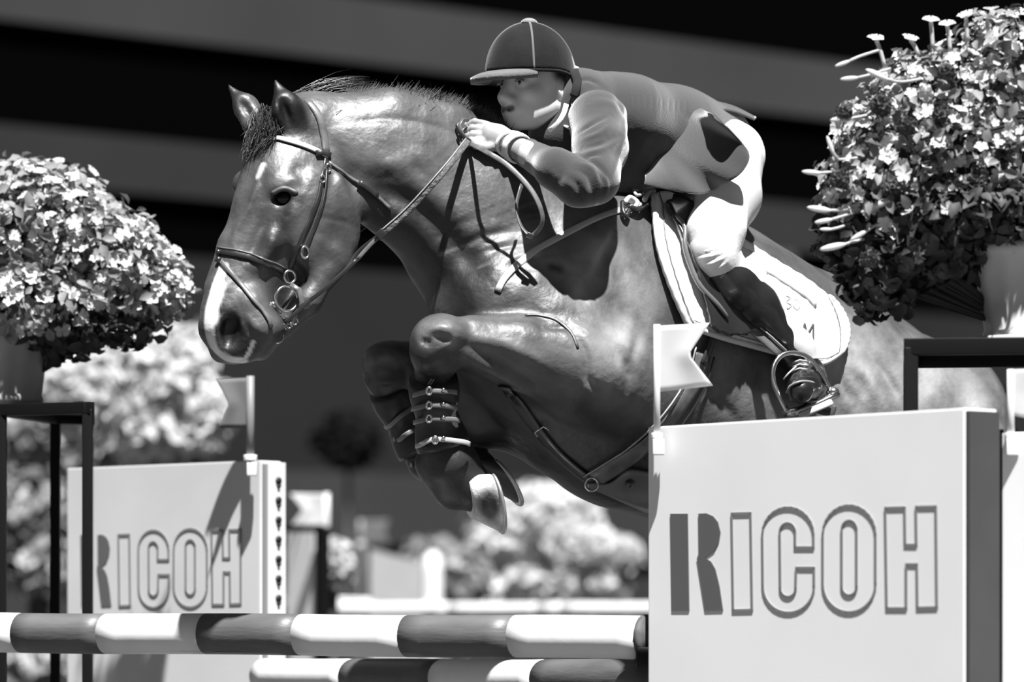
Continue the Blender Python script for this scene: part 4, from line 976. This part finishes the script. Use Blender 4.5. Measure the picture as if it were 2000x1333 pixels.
# black upright behind the near wing
ux = P(1950, 840, 8.78); po = MB(); po.box([ux[0], ux[1], .92], (.018, .05, 1.76)); po = po.build('wing_post', blk, None, bevel=.002, label='thin black steel post directly behind the right edge of the large pale wing', cat='post')
def flag(px, ytop, ybot, D, poly, lab, fm, pm, clip=None, pr=.008):
    o = P(px, ybot, D); t = thing('corner_flag', lab, 'flag', o)
    MB().tube([P(px, ytop-2, D)-o, P(px, (ytop+ybot)/2, D)-o, o-o], pr, 10).build('flagpole', pm, t)
    c = np.array(poly, float); nu, nv = 14, 12; G = np.zeros((nv, nu, 3))
    for i in range(nv):
        for j in range(nu):
            u, v = j/(nu-1), i/(nv-1); notch = 1-abs(2*v-1); x = c[0][0]*(1-v)+c[3][0]*v; x1 = (c[1][0]*(1-v)+c[2][0]*v); x1 = x1+(c[4][0]-(c[1][0]+c[2][0])/2)*notch
            y = (c[0][1]*(1-u)+c[1][1]*u)*(1-v)+(c[3][1]*(1-u)+c[2][1]*u)*v
            G[i, j] = P(x*(1-u)+x1*u, y, D+.012*math.sin(u*4+v)*u)-o
    sheet('flag_cloth', G, .002, fm, t)
    b = MB(); b.tube([P(px, ybot-16, D)-o, P(px, ybot-4, D)-o], pr*1.7, 10); b.box(P(px+3, ybot+12, D-.004)-o, (.026, .022, .036)); b.build('clip', white_p, t, bevel=.003)
    return t
cloth_w = mat('flag_white', .62, rough=.8, trans=.35); cloth_d = mat('flag_dark', .16, rough=.8, trans=.3); pole_w = mat('plastic_pole', .66, rough=.4); pole_g = mat('grey_pole', .2, rough=.5)
flag(1283, 636, 862, 9.20, [(1276, 637), (1386, 631), (1393, 754), (1284, 766), (1345, 694)], 'white swallowtail flag on the left corner of the large pale wing', cloth_w, pole_w)
flag(1974, 724, 862, 8.70, [(1976, 722), (2110, 716), (2112, 836), (1976, 812), (2040, 770)], 'white flag at the right edge of the picture above a pale wing panel', cloth_w, pole_w)
flag(489, 737, 905, 10.95, [(490, 738), (422, 741), (428, 836), (490, 836), (447, 786)], 'dark swallowtail flag above the lettered wing under the horse\'s head', cloth_d, pole_g, pr=.011)
# second pale panel at the right
L2, R2 = P(1957, 846, 8.72), P(2250, 842, 8.45)
w2 = thing('jump_wing', 'pale panel cut off by the right edge, carrying a white flag', 'jump wing'); panel('board', L2, R2, H+404/F*8.72, .1, .07, cream_p, w2); panel('foot_board', L2-[0, .03, 0], R2-[0, .03, 0], .12, 0, .14, blk, w2)
# left wing
Ll, Rl = P(131, 915, 11.50), P(508, 900, 10.99)
wl = thing('jump_wing', 'pale lettered jump wing with a holed side strip below the horse\'s head', 'jump wing')
grey_p = mat('pale_grey_board', .60, rough=.5, noise=.05, nscale=4)
panel('front_board', Ll, Rl, zt, .12, .08, grey_p, wl)
fL, uL, nL = plane_pt(Ll, Rl)
xs = [1310, 1345, 1364, 1413, 1430, 1470, 1490, 1590, 1608, 1711, 1730, 1829]; xd = [158, 180, 191, 218, 232, 255, 271, 330, 340, 405, 414, 471]
put_letters(fL, nL, wl, lambda p: (float(np.interp(p[0], xs, xd)), 1036+(p[1]-991)*.735), .006)
Rb = Rl-nL*.006
st_ = panel('cup_strip', Rb, Rb+uL*.010, zt-.004, .12, .082, mat('strip_white', .70, rough=.4), wl, .002)
panel('strip_edge', Rb+uL*.004+nL*.001, Rb+uL*.012+nL*.001, zt-.01, .12, .012, mat('strip_edge', .25), wl, 0)
hm = mat('hole_black', .01); mb0 = None
for i in range(9):
    c = Rb-nL*.052+uL*.0105; z = H+(1250-(940+i*38.3))/F*11.03
    mb = MB(); mb.tube([c+[0, 0, z-0*c[2]]-[0, 0, c[2]], c-[0, 0, c[2]]+[0, 0, z]+uL*.004], .010, 10); mb.tube([c-[0, 0, c[2]]+[0, 0, z-.014], c-[0, 0, c[2]]+[0, 0, z-.014]+uL*.004], .005, 8); mb.build('keyhole', hm, wl)
for s in (.15, .85):
    c = Ll*(1-s)+Rl*s; b = MB(); b.box([c[0], c[1], .06], (.1, .6, .12)); b.build('foot', blk, wl, bevel=.01)
# poles
def pole(name, A, B, r, cuts, lab, ymat=red_w, group=None, wm=white_p, first='w', cat='jump pole', cups=False):
    """A, B: points; cuts: pixels along it where the paint changes"""
    t = thing(name, lab, cat, A, group); d = B-A; L = np.linalg.norm(d); d = unit(d)
    def tt(px): k = (px-1000)/F; return (k*A[1]-A[0])/(B[0]-A[0]-k*(B[1]-A[1]))*L
    xs_ = [0]+[tt(c) for c in cuts]+[L]; c_ = first
    for a, b in zip(xs_[:-1], xs_[1:]):
        rr = r*(1.0 if c_ == 'w' else 1.004); n = max(2, int(abs(b-a)/.05))
        pts = [d*(a+(b-a)*i/n)+np.array([0, 0, .0012*math.sin((a+(b-a)*i/n)*7)]) for i in range(n+1)]
        MB().tube(pts, rr, 28).build('painted_band', wm if c_ == 'w' else ymat, t, label='white painted band' if c_ == 'w' else 'dark painted band'); c_ = 'd' if c_ == 'w' else 'w'
    return t, d, L
A_, B_ = P(1266, 1246, 9.32), P(-330, 1234, 10.45)
tp, d_, L_ = pole('jump_pole', A_, B_, .0495, [1008, 796, 588, 404, 208, 42, -120], 'thick banded pole running across the foot of the picture, uppermost')
crack = mat('crack', .03)
for (x0, x1, y) in ((0, 160, 1257), (160, 400, 1272), (420, 600, 1273), (640, 760, 1262), (860, 1000, 1278)):
    k0 = (x0-1000)/F; 
    pts = []
    for x in np.linspace(x0, x1, 8):
        t = ((x-1000)/F*A_[1]-A_[0])/(B_[0]-A_[0]-(x-1000)/F*(B_[1]-A_[1])); c = A_+(B_-A_)*t; zz = H-(y-1250)/F*c[1]; dz = max(-.048, min(.048, zz-c[2])); pts.append(c+[-0, -math.sqrt(max(0, .0495**2-dz*dz))*1.0, dz]-A_)
    MB().tube(pts, .0013, 5).build('crack', crack, tp)
b = MB(); b.tube([np.zeros(3)+d_*(-.004), d_*.012], .052, 24); b.build('pole_end', mat('end_rust', .10, rough=.8, noise=.5, nscale=30), tp)
cupo = thing('pole_cup', 'black cup holding the end of the uppermost banded pole at the large wing', 'pole cup', P(1262, 1262, 9.33))
b = MB(); R_c = [np.array([.0, math.sin(a)*.058, -math.cos(a)*.058+.012]) for a in np.linspace(-1.3, 1.3, 12)]; b.ribbon(R_c, [-r_ for r_ in R_c], .05, .006); b.build('cup', blk, cupo)
b = MB(); b.box((.03, 0, 0), (.02, .05, .14)); b.build('bracket', blk, cupo, bevel=.004)
tp2, d_, L_ = pole('jump_pole', P(1272, 1329, 9.42), P(516, 1321, 10.94), .0465, [1065, 866, 690], 'lower banded pole hanging between the two lettered wings', first='d')
tp3, d_, L_ = pole('jump_pole', P(1420, 1190, 21), P(632, 1191, 23), .033, [1110, 1100, 1060, 1052, 890, 880], 'thin white pole further back, behind the banded poles', first='w', ymat=mat('grey_band', .45))
pole('jump_pole', P(720, 1181, 23.5), P(560, 1178, 24), .03, [], 'short piece of white pole beyond the far lettered wing')
for x in (1150, 1300): b = MB(); c = P(x, 1195, 21.6); b.box([c[0], c[1], c[2]/2-.02], (.05, .05, c[2]-.04)); b.build('pole_post', blk, None, label=f'{"first" if x < 1200 else "second"} slim dark post under the thin white pole, behind the {"banded poles" if x < 1200 else "large pale wing"}', cat='post', bevel=.004)

# ================================================================== PLANTS
def leaf_mesh(name, L, W, m, fold=.25):
    V = [(0, 0, 0), (W*.5, L*.38, fold*W), (0, L*.45, 0), (-W*.5, L*.38, fold*W), (W*.36, L*.74, fold*W*.6), (0, L*.78, -.03*L), (-W*.36, L*.74, fold*W*.6), (0, L, -.12*L)]
    Fs = [(0, 1, 2), (0, 2, 3), (1, 4, 5, 2), (2, 5, 6, 3), (4, 7, 5), (5, 7, 6)]; return mesh_np(name, np.array(V), Fs, m), np.array(V), Fs
def blossom_mesh(name, r, m, n=5):
    V = [(0, 0, -.2*r)]; Fs = []
    for i in range(n):
        a = 2*pi*i/n
        b = len(V)
        for da, rr, z in ((-.62, .45, .05), (-.5, .85, .25), (0, 1.05, .12), (.5, .85, .25), (.62, .45, .05)):
            V.append((math.cos(a+da)*r*rr, math.sin(a+da)*r*rr, z*r))
        Fs.append((0, b, b+1, b+2)); Fs.append((0, b+2, b+3, b+4))
    return mesh_np(name, np.array(V), Fs, m), np.array(V), Fs
def rot_to(n, roll):
    n = unit(n); a = unit(np.cross(n, [.01, .02, 1] if abs(n[2]) < .95 else [1, 0, 0])); b = np.cross(n, a); c, s = math.cos(roll), math.sin(roll)
    return np.stack([a*c+b*s, -a*s+b*c, n], 1)
def shell_pts(ells, n, rng, fill=.35):
    out = []
    W = np.array([e[3]*e[4] for e in ells]); W = W/W.sum()
    while len(out) < n:
        e = ells[rng.choice(len(ells), p=W)]; c = P(*e[:3]); rx, rz, ry = e[3]*e[2]/F, e[4]*e[2]/F, e[5]*e[2]/F
        d = rng.normal(size=3); d /= np.linalg.norm(d); 
        if d[1] > .55: continue
        k = 1-abs(rng.normal())*fill*.6; k = max(.2, k+rng.normal()*.05); p = c+d*np.array([rx, ry, rz])*k; out.append((p, unit(d/np.array([rx, ry, rz])), k))
    return out
def foliage(o, parent, ells, n_leaf, n_bl, leafs, bls, sz, seed, n_ind=(0, 0), up=.5, name='foliage'):
    rng = np.random.default_rng(seed); V = []; Fs = []; bV = []; bF = []
    pts = shell_pts(ells, n_leaf+n_bl, rng)
    ind = []
    pts_l, pts_b = pts[:n_leaf], pts[n_leaf:]
    def place(pt, kind, i):
        p, d, k = pt; n = unit(d+np.array([0, -.2, up])+rng.normal(size=3)*.55); s = sz*(.65+rng.random()*.7); return p-o, rot_to(n, rng.random()*6.28), s
    order = sorted(range(n_leaf), key=lambda i: -pts_l[i][2]*(1 if pts_l[i][1][1] < 0 else .5))
    li = set(order[:n_ind[0]]); ordb = sorted(range(n_bl), key=lambda i: -pts_b[i][2]*(1 if pts_b[i][1][1] < 0 else .5)); bi = set(ordb[:n_ind[1]])
    LV, LF = leafs[1], leafs[2]; BV, BF = bls[1], bls[2]
    for i, pt in enumerate(pts_l):
        c, R, s = place(pt, 0, i)
        if i in li: q_ = obj('leaf', leafs[0], parent); q_.matrix_local = Matrix.Translation(Vector(c))@Matrix((R*s).tolist()).to_4x4(); continue
        b = len(V); V += list((LV*s)@R.T+c); Fs += [tuple(x+b for x in f) for f in LF]
    for i, pt in enumerate(pts_b):
        c, R, s = place(pt, 1, i)
        if i in bi: q_ = obj('blossom', bls[0], parent); q_.matrix_local = Matrix.Translation(Vector(c))@Matrix((R*s).tolist()).to_4x4(); continue
        b = len(bV); bV += list((BV*s)@R.T+c); bF += [tuple(x+b for x in f) for f in BF]
    if V: obj(name, mesh_np(name, np.array(V), Fs, leafs[0].materials[0]), parent, kind='stuff')
    if bV: obj('blossoms', mesh_np('blossoms', np.array(bV), bF, bls[0].materials[0]), parent, kind='stuff')
    # dark inner body of stems
    mb = MB()
    for e in ells:
        c = P(*e[:3])-o
        for _ in range(26):
            d = rng.normal(size=3); d /= np.linalg.norm(d); mb.tube([np.array([0, 0, .02]) if parent.get('potted') else c*[1, 1, .3], c+d*.02, c+d*np.array([e[3], e[5], e[4]])*e[2]/F*.85], .0025, 4)
    mb.build('stems', mat('stem_green', .06, rough=.8), parent, kind='stuff')
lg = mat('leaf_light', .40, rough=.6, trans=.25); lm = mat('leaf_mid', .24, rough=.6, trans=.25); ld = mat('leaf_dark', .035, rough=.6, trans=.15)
bw = mat('petal_white', .66, rough=.7, trans=.3); bm_ = mat('petal_mid', .11, rough=.7, trans=.3); far_w = mat('far_white', .75, rough=.8, trans=.3)
LL = leaf_mesh('leaf', 1, .62, lg); LM = leaf_mesh('leaf_mid', 1, .6, lm); LD = leaf_mesh('leaf_dark', 1, .7, ld)
BW = blossom_mesh('blossom', .5, bw); BM = blossom_mesh('blossom_mid', 1, bm_)
# right planter on its black stand
oR = P(2010, 672, 9.14)
pr_ = thing('potted_flowers', 'big flowering planter top right, overhanging the horse\'s rump', 'planter', oR); pr_['potted'] = 1
def pot(parent, pc, top_r, bot_r, z0, z1, m, ribs=12, n=72):
    V = []; prof = [(bot_r*.9, z0), (bot_r, z0+.004), (bot_r*1.06, z0+.02), (bot_r*1.0, z0+.03), (top_r*.96, z1-.03), (top_r*1.06, z1-.026), (top_r*1.08, z1), (top_r*.95, z1), (top_r*.92, z1-.04)]
    for k, (r, z) in enumerate(prof):
        for j in range(n):
            a = 2*pi*j/n; w = 1+(.022*math.cos(a*ribs) if 2 < k < 5 else 0); V.append((pc[0]+math.cos(a)*r*w, pc[1]+math.sin(a)*r*w, z))
    m_ = len(prof); Fs = [(i*n+j, i*n+(j+1) % n, (i+1)*n+(j+1) % n, (i+1)*n+j) for i in range(m_-1) for j in range(n)]+[tuple(range(n-1, -1, -1)), tuple(range((m_-1)*n, m_*n))]
    MB().add(V, Fs).build('pot', m, parent)
pm_ = mat('pot_plastic', .55, rough=.7, noise=.15, nscale=8)
pot(pr_, (0, 0), .128, .098, 0, .218, pm_)
MB().tube([(0, 0, -.002), (0, 0, .012)], .135, 32).build('saucer', mat('saucer', .45, rough=.7), pr_)
eR = [(1880, 270, 9.12, 215, 185, 150), (1730, 360, 9.10, 135, 135, 120), (2010, 120, 9.14, 170, 110, 150), (1700, 270, 9.11, 70, 90, 90), (1790, 170, 9.12, 80, 70, 80), (2170, 260, 9.2, 130, 150, 130)]
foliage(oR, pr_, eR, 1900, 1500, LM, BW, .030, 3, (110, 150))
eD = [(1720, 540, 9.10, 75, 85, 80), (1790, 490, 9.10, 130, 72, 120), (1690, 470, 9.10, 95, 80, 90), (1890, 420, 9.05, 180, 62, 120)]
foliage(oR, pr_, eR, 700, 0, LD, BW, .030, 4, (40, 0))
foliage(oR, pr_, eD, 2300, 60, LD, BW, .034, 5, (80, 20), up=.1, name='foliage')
rng = np.random.default_rng(9)
spr = lambda pts, r: MB().tube([P(*p)-oR for p in densify(pts, 8)], r, 6).build('stalk', mat('stalk_pale', .5, rough=.6, trans=.2), pr_)
for (x, y, x2, y2) in ((1711, 78, 1728, 130), (1778, 78, 1795, 110), (1818, 42, 1822, 95), (1886, 32, 1890, 80), (1928, 35, 1930, 70), (1850, 50, 1856, 100)):
    spr([(x, y, 9.05), ((x+x2)/2, (y+y2)/2-4, 9.05), (x2, y2, 9.05)], .005)
    q_ = obj('blossom', BM[0] if rng.random() < .0 else BW[0], pr_); q_.matrix_local = Matrix.Translation(Vector(P(x, y-3, 9.05)-oR))@Matrix((rot_to([rng.normal()*.2, -.5, 1], rng.random()*6)*.040).tolist()).to_4x4()
bV, bF = [], []
for k in range(26):
    d = rng.normal(size=3); d /= np.linalg.norm(d); R = rot_to(d+rng.normal(size=3)*.35, rng.random()*6)*.55; o_ = len(bV); bV += list(BM[1]@R.T+d*.6); bF += [tuple(x+o_ for x in f) for f in BM[2]]
BIG = mesh_np('large_blossom', np.array(bV), bF, bm_)
for (x, y, r) in ((1905, 365, 44), (1850, 140, 26), (1770, 245, 30), (1720, 205, 34), (1965, 290, 34), (1700, 505, 30), (1640, 350, 30), (1745, 370, 36), (1840, 225, 30), (1650, 220, 26)):
    q_ = obj('large_blossom', BIG, pr_); q_.matrix_local = Matrix.Translation(Vector(P(x, y, 8.98)-oR))@Matrix((rot_to([rng.normal()*.2, -1, .45], rng.random()*6)*(r*.72/F*8.98)).tolist()).to_4x4()
pb = MB(); pb.sphere((0, .5, 0), .5, 12, (.26, 1, .2)); petal = (mesh_np('petal', pb.v, pb.f, bw),)
for (x, y, a, L) in ((1690, 135, -25, 46), (1620, 235, 5, 42), (1615, 265, -70, 36), (1575, 405, -8, 44), (1590, 435, 10, 34), (1600, 488, 12, 48), (1700, 405, 20, 50), (1995, 400, 30, 50), (1640, 155, 5, 34), (1680, 415, 15, 30), (1565, 335, -5, 36), (1970, 285, 25, 40), (1630, 130, 20, 30), (1660, 470, 30, 36), (1600, 448, 0, 24)):
    ar = math.radians(a); d = np.array([math.cos(ar), 0, math.sin(ar)]); y_ = unit(d); z_ = unit([0, -1, .5]); x_ = np.cross(y_, z_)
    q_ = obj('petal', petal[0], pr_); q_.matrix_local = Matrix.Translation(Vector(P(x, y, 8.98)-oR))@Matrix((np.stack([x_, y_, np.cross(x_, y_)], 1)*(L*1.15/F*8.98)).tolist()).to_4x4()
    spr([(x+L*math.cos(ar), y-L*math.sin(ar), 8.98), (x+L*1.7*math.cos(ar), y-L*1.5*math.sin(ar)-4, 9.0), (x+L*2.6+10, y-L*1.6*math.sin(ar)-16, 9.05)], .0035)
def stand(name, lab, corners, ztop, th, bars=((0, 1), (1, 2), (2, 3), (3, 0))):
    t = thing(name, lab, 'plant stand')
    for c in corners: b = MB(); b.box([c[0], c[1], ztop/2-.01], (th, th, ztop-.02)); b.build('leg', blk, t, bevel=.002)
    for a, b_ in bars:
        A, B = np.array(corners[a]), np.array(corners[b_]); d = B-A; L = np.hypot(*d); b = MB(); b.box([(A[0]+B[0])/2, (A[1]+B[1])/2, ztop-th*.6], (L+th, th, th*1.2), Matrix.Rotation(math.atan2(d[1], d[0]), 3, 'Z')); b.build('rail', blk, t, bevel=.002)
    b = MB(); b.add([(c[0], c[1], z) for z in (ztop-.008, ztop) for c in corners], [(0, 1, 2, 3), (7, 6, 5, 4), (0, 4, 5, 1), (1, 5, 6, 2), (2, 6, 7, 3), (3, 7, 4, 0)]); b.build('shelf', blk, t, smooth=False)
    return t
zR = H+(1250-686)/F*9.0
c0 = P(1779, 690, 8.93)[:2]; c1 = P(2260, 690, 8.86)[:2]; c2 = c1+[.04, .42]; c3 = c0+[.04, .42]
stand('plant_stand', 'black steel stand under the flowering planter at the right, over the horse\'s rump', [c0, c1, c2, c3], oR[2]-.004, .030)
# left planter
oL = P(0, 795, 10.80)
pl_ = thing('potted_flowers', 'rounded flowering planter at the left edge, beside the horse\'s muzzle', 'planter', oL); pl_['potted'] = 1
pot(pl_, (0, 0), .135, .108, 0, .235, mat('pot_pale', .36, rough=.7, noise=.12, nscale=8), 14)
eL = [(70, 450, 10.79, 175, 140, 150), (190, 520, 10.77, 150, 120, 120), (280, 560, 10.77, 100, 85, 90), (60, 590, 10.75, 190, 85, 130), (20, 400, 10.78, 110, 95, 110)]
foliage(oL, pl_, eL, 1900, 1500, LM, BW, .034, 21, (110, 150))
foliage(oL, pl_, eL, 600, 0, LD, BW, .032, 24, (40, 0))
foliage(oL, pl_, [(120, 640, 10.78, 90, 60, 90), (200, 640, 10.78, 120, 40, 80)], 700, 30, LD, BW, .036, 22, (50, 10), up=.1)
zL = oL[2]-.004
c0 = P(171, 810, 10.50)[:2]; c1 = P(2, 810, 10.60)[:2]; e = c1-c0; nrm_ = np.array([e[1], -e[0]]); nrm_ = nrm_/np.hypot(*nrm_)*.55; nrm_ = nrm_ if nrm_[1] > 0 else -nrm_
c0x = P(171, 810, 10.50)[:2]; c1x = P(3, 810, 10.60)[:2]; c2x = P(108, 810, 11.0)[:2]; c3x = P(172, 810, 11.05)[:2]
stand('plant_stand', 'black steel stand under the flowering planter at the left edge', [c0x, c1x, c2x, c3x], zL, .026)
# blurred shrubs behind
def shrub(lab, ells, n, nb, lfs, bls, sz, seed, name='shrub', n_ind=(0, 0)):
    e0 = min(ells, key=lambda e: -e[1]); c = P(e0[0], 1250, e0[2]); o = np.array([c[0], c[1], 0.0]); t = thing(name, lab, 'shrub', o)
    rng = np.random.default_rng(seed); mb = MB()
    for e in ells:
        ce = P(*e[:3])-o; mb.tube([np.array([rng.normal()*.05, rng.normal()*.05, -.0]), ce*[.3, .3, .5], ce], [.03, .02, .012], 6)
    mb.build('trunk', mat('bark', .08, rough=.9), t)
    foliage(o, t, ells, n, nb, lfs, bls, sz, seed, n_ind); return t
FW_ = blossom_mesh('far_blossom', .5, far_w); LF_ = leaf_mesh('far_leaf', 1, .62, mat('far_leaf', .55, rough=.7, trans=.3))
LK = leaf_mesh('black_leaf', 1, .7, mat('leaf_black', .006, rough=.9, spec=.1)); LG_ = leaf_mesh('grey_leaf', 1, .62, mat('grey_leaf', .22, rough=.7, trans=.3))
shrub('pale blurred shrub behind the left planter and the dark flag', [(300, 730, 19, 110, 80, 80), (200, 770, 19, 150, 80, 80), (385, 810, 19, 65, 70, 60), (300, 830, 19, 140, 60, 70), (345, 690, 19, 60, 50, 50)], 2600, 1000, LF_, FW_, .085, 31)
shrub('mottled blurred shrub seen through the left plant stand', [(70, 860, 20, 110, 70, 80), (60, 980, 20, 120, 90, 80), (90, 1090, 20, 90, 80, 80)], 1500, 300, LG_, FW_, .085, 32)
shrub('dark low shrub at the bottom left, below the banded pole', [(70, 1300, 19, 90, 60, 80)], 500, 120, LG_, FW_, .07, 33)
shrub('pale domed shrub below the hooves in the distance', [(1060, 1020, 25, 115, 70, 80), (1000, 1060, 25, 80, 50, 70), (1120, 1090, 25, 110, 60, 70), (1060, 1140, 25, 160, 50, 70)], 2300, 500, LG_ if 0 else LF_, FW_, .10, 34)
def balls(lab, pts, D, m, grp=None):
    for i, (x, y, r) in enumerate(pts):
        c = P(x, y, D); t = thing('flower_ball', lab[i], 'flower', [c[0], c[1], 0]); rng = np.random.default_rng(int(x)); V = []; Fs = []
        for k in range(220):
            d = rng.normal(size=3); d /= np.linalg.norm(d); R = rot_to(d+rng.normal(size=3)*.3, rng.random()*6)*(r/F*D*.55); b = len(V)
            V += list(FW_[1]@R.T+d*r/F*D*.85+[0, 0, c[2]]); Fs += [tuple(q+b for q in f) for f in FW_[2]]
        obj('petals', mesh_np('petals', np.array(V), Fs, m), t, kind='stuff')
        mb = MB(); mb.tube([(0, 0, 0), (.02, 0, c[2]/2), (0, 0, c[2])], .02, 6); mb.build('stem', mat('bark', .08), t)
balls(['large white flower head in front of the pale domed shrub', 'smaller white flower head low in front of the domed shrub', 'grey ringed flower head beside the large pale wing'], [(1150, 1076, 50), (1156, 1140, 32), (1222, 1082, 36)], 22.3, bw)
shrub('dark grey clump left of the pale domed shrub', [(900, 1130, 23, 55, 55, 60)], 500, 60, LG_, FW_, .08, 36)
shrub('nearly black shrub far off behind the folded forelegs', [(680, 858, 33, 60, 50, 40)], 700, 0, LK, FW_, .10, 37)
shrub('dim grey shrub in the distance between head and forelegs', [(850, 1100, 26, 60, 40, 40), (980, 1010, 27, 60, 50, 40)], 500, 60, LG_, FW_, .10, 38)
shrub('white flowering bush beside the small far wing', [(652, 1100, 17.2, 26, 42, 30)], 300, 500, LF_, FW_, .06, 39)

# ================================================================== BACKGROUND
def Wp(px, off=0.0):
    A = P(0, 1250, 38.0); B = P(2000, 1250, 47.5); k = (px-1000)/F; t = (k*A[1]-A[0])/(B[0]-A[0]-k*(B[1]-A[1])); p = A+(B-A)*t; n = unit([B[1]-A[1], -(B[0]-A[0]), 0]); n = n if n[1] > 0 else -n; return p+n*off
def zat(y, D=38.0): return H+(1250-y)/F*D
def band(name, y0, y1, off, th, m, kind='structure'):
    A, B = Wp(-3500), Wp(6500); d = unit(B-A); n = np.array([-d[1], d[0], 0]); n = n if n[1] > 0 else -n
    A = A+n*off; B = B+n*off; D_ = 38+off*n[1]; zt_, zb_ = zat(y0, D_), zat(y1, D_)
    V = [np.array([p[0], p[1], z])+n*t for z in (zb_, zt_) for p, t in ((A, 0), (B, 0), (B, th), (A, th))]
    mb = MB(); mb.add(V, [(0, 1, 5, 4), (1, 2, 6, 5), (2, 3, 7, 6), (3, 0, 4, 7), (4, 5, 6, 7), (3, 2, 1, 0)]); return mb.build(name, m, None, smooth=False, kind=kind)
g_b = mat('stand_grey', .042, rough=.9, spec=.1, noise=.1, nscale=.5); k_b = mat('stand_black', .0015, rough=1, spec=0.0); m_b = mat('stand_dim', .026, rough=.9, spec=.1, noise=.1, nscale=.6); l_b = mat('stand_lower', .036, rough=.9, spec=.1, noise=.12, nscale=.5)
band('wall_back', -900, -113, 1.2, .4, k_b)
band('trim_1', -115, 22, .9, .3, g_b)
band('wall_upper', 20, 236, 1.0, .4, k_b)
band('trim_2', 234, 345, .7, .3, m_b)
band('wall_middle', 343, 470, .8, .4, k_b)
band('trim_3', 468, 900, .5, .3, mat('stand_lowdim', .017, rough=.9, spec=.1, noise=.15, nscale=.4))
band('trim_4', 898, 1050, .2, .3, l_b)
band('wall_lower', 1048, 1110, .4, .4, k_b)
band('trim_5', 1108, 1534, .1, .3, l_b)
# far seats and pillars break up the stand
for i, px in enumerate((160, 1580, 1480)):
    p = Wp(px, .45); b = MB(); b.box([p[0], p[1], zat(700)], (.35, .1, 3.4)); b.build(f'trim_{6+i}', m_b if i % 2 else k_b, None, kind='structure')
gp = MB(); gp.box((0, 40, -.05), (240, 200, .1)); gp.build('ground', mat('arena_turf', .06, rough=.95, noise=.12, nscale=3, bump=.3, bscale=20), None, smooth=False, kind='structure')
# small far wing, panel and posts
t = thing('jump_wing', 'small far white wing panel with a black upright, right of the holed strip', 'jump wing')
L_, R_w = P(560, 1040, 17.2), P(613, 1040, 17.0); panel('board', L_, R_w, zat(1036, 17.1), .1, .06, white_p, t)
panel('upright', P(614, 1030, 16.95), P(629, 1030, 16.9), zat(1030, 16.95), 0, .04, blk, t); panel('rail', P(545, 1030, 16.96), P(628, 1030, 16.9), zat(1026, 16.95), zat(1040, 16.95), .04, blk, t)
flag(638, 966, 1075, 17.1, [(641, 966), (566, 965), (568, 1028), (641, 1030), (592, 996)], 'small white swallowtail flag above the far white wing panel', cloth_w, pole_w, pr=.012)
t = thing('jump_wing', 'sloping pale grey wing panel in the distance under the forelegs', 'jump wing')
A, B = P(722, 1072, 24), P(838, 1105, 24.5); V = []
for th in (0, .06):
    for p, z in ((A, .1), (B, .1), (B, B[2]), (A, A[2])): V.append([p[0], p[1]+th, z])
panel_m = mat('far_board', .45, rough=.6, noise=.05)
MB().add(V, [(0, 1, 2, 3), (7, 6, 5, 4), (0, 4, 5, 1), (1, 5, 6, 2), (2, 6, 7, 3), (3, 7, 4, 0)]).build('board', panel_m, t, smooth=False)
panel('upright', P(700, 1070, 24), P(712, 1070, 24), zat(1066, 24), 0, .05, mat('far_grey', .18), t); panel('upright', P(714, 1070, 23.9), P(721, 1070, 23.9), zat(1066, 24), 0, .05, blk, t)
flag(704, 1018, 1075, 24.2, [(700, 1018), (760, 1016), (760, 1064), (700, 1066), (752, 1040)], 'dim grey flag above the sloping far wing panel', mat('flag_dim', .10, rough=.8), pole_g, pr=.014)
c = P(845, 1100, 22.5); b = MB(); b.tube([(0, 0, 0), (0, 0, c[2]-.05), (0, 0, c[2]+.02), (0, 0, c[2]+.06)], [.055, .055, .05, .02], 16); b.build('bollard', white_p, None, label='rounded white post right of the sloping far panel', cat='post', loc=(c[0], c[1], 0))
c = P(852, 1078, 25); b = MB(); b.box((0, 0, c[2]/2), (.14, .1, c[2])); b.build('box_post', mat('far_grey', .18), None, label='square grey post just behind the rounded white post', cat='post', loc=(c[0], c[1], 0), bevel=.01)

for o in list(sc.objects):
    if o.parent is None and o.get('category'):
        g = {'jump_wing': 'jump wings of the fences', 'jump_pole': 'poles of the fences', 'corner_flag': 'small flags marking the wings', 'tendon_boot': 'tendon boots on the forelegs', 'stirrup_iron': 'pair of stirrup irons',
             'potted_flowers': 'flowering planters on black stands', 'plant_stand': 'black plant stands', 'shrub': 'blurred shrubs in the distance', 'flower_ball': 'flower heads in the distance'}.get(o.name.split('.')[0])
        if g: o['group'] = g
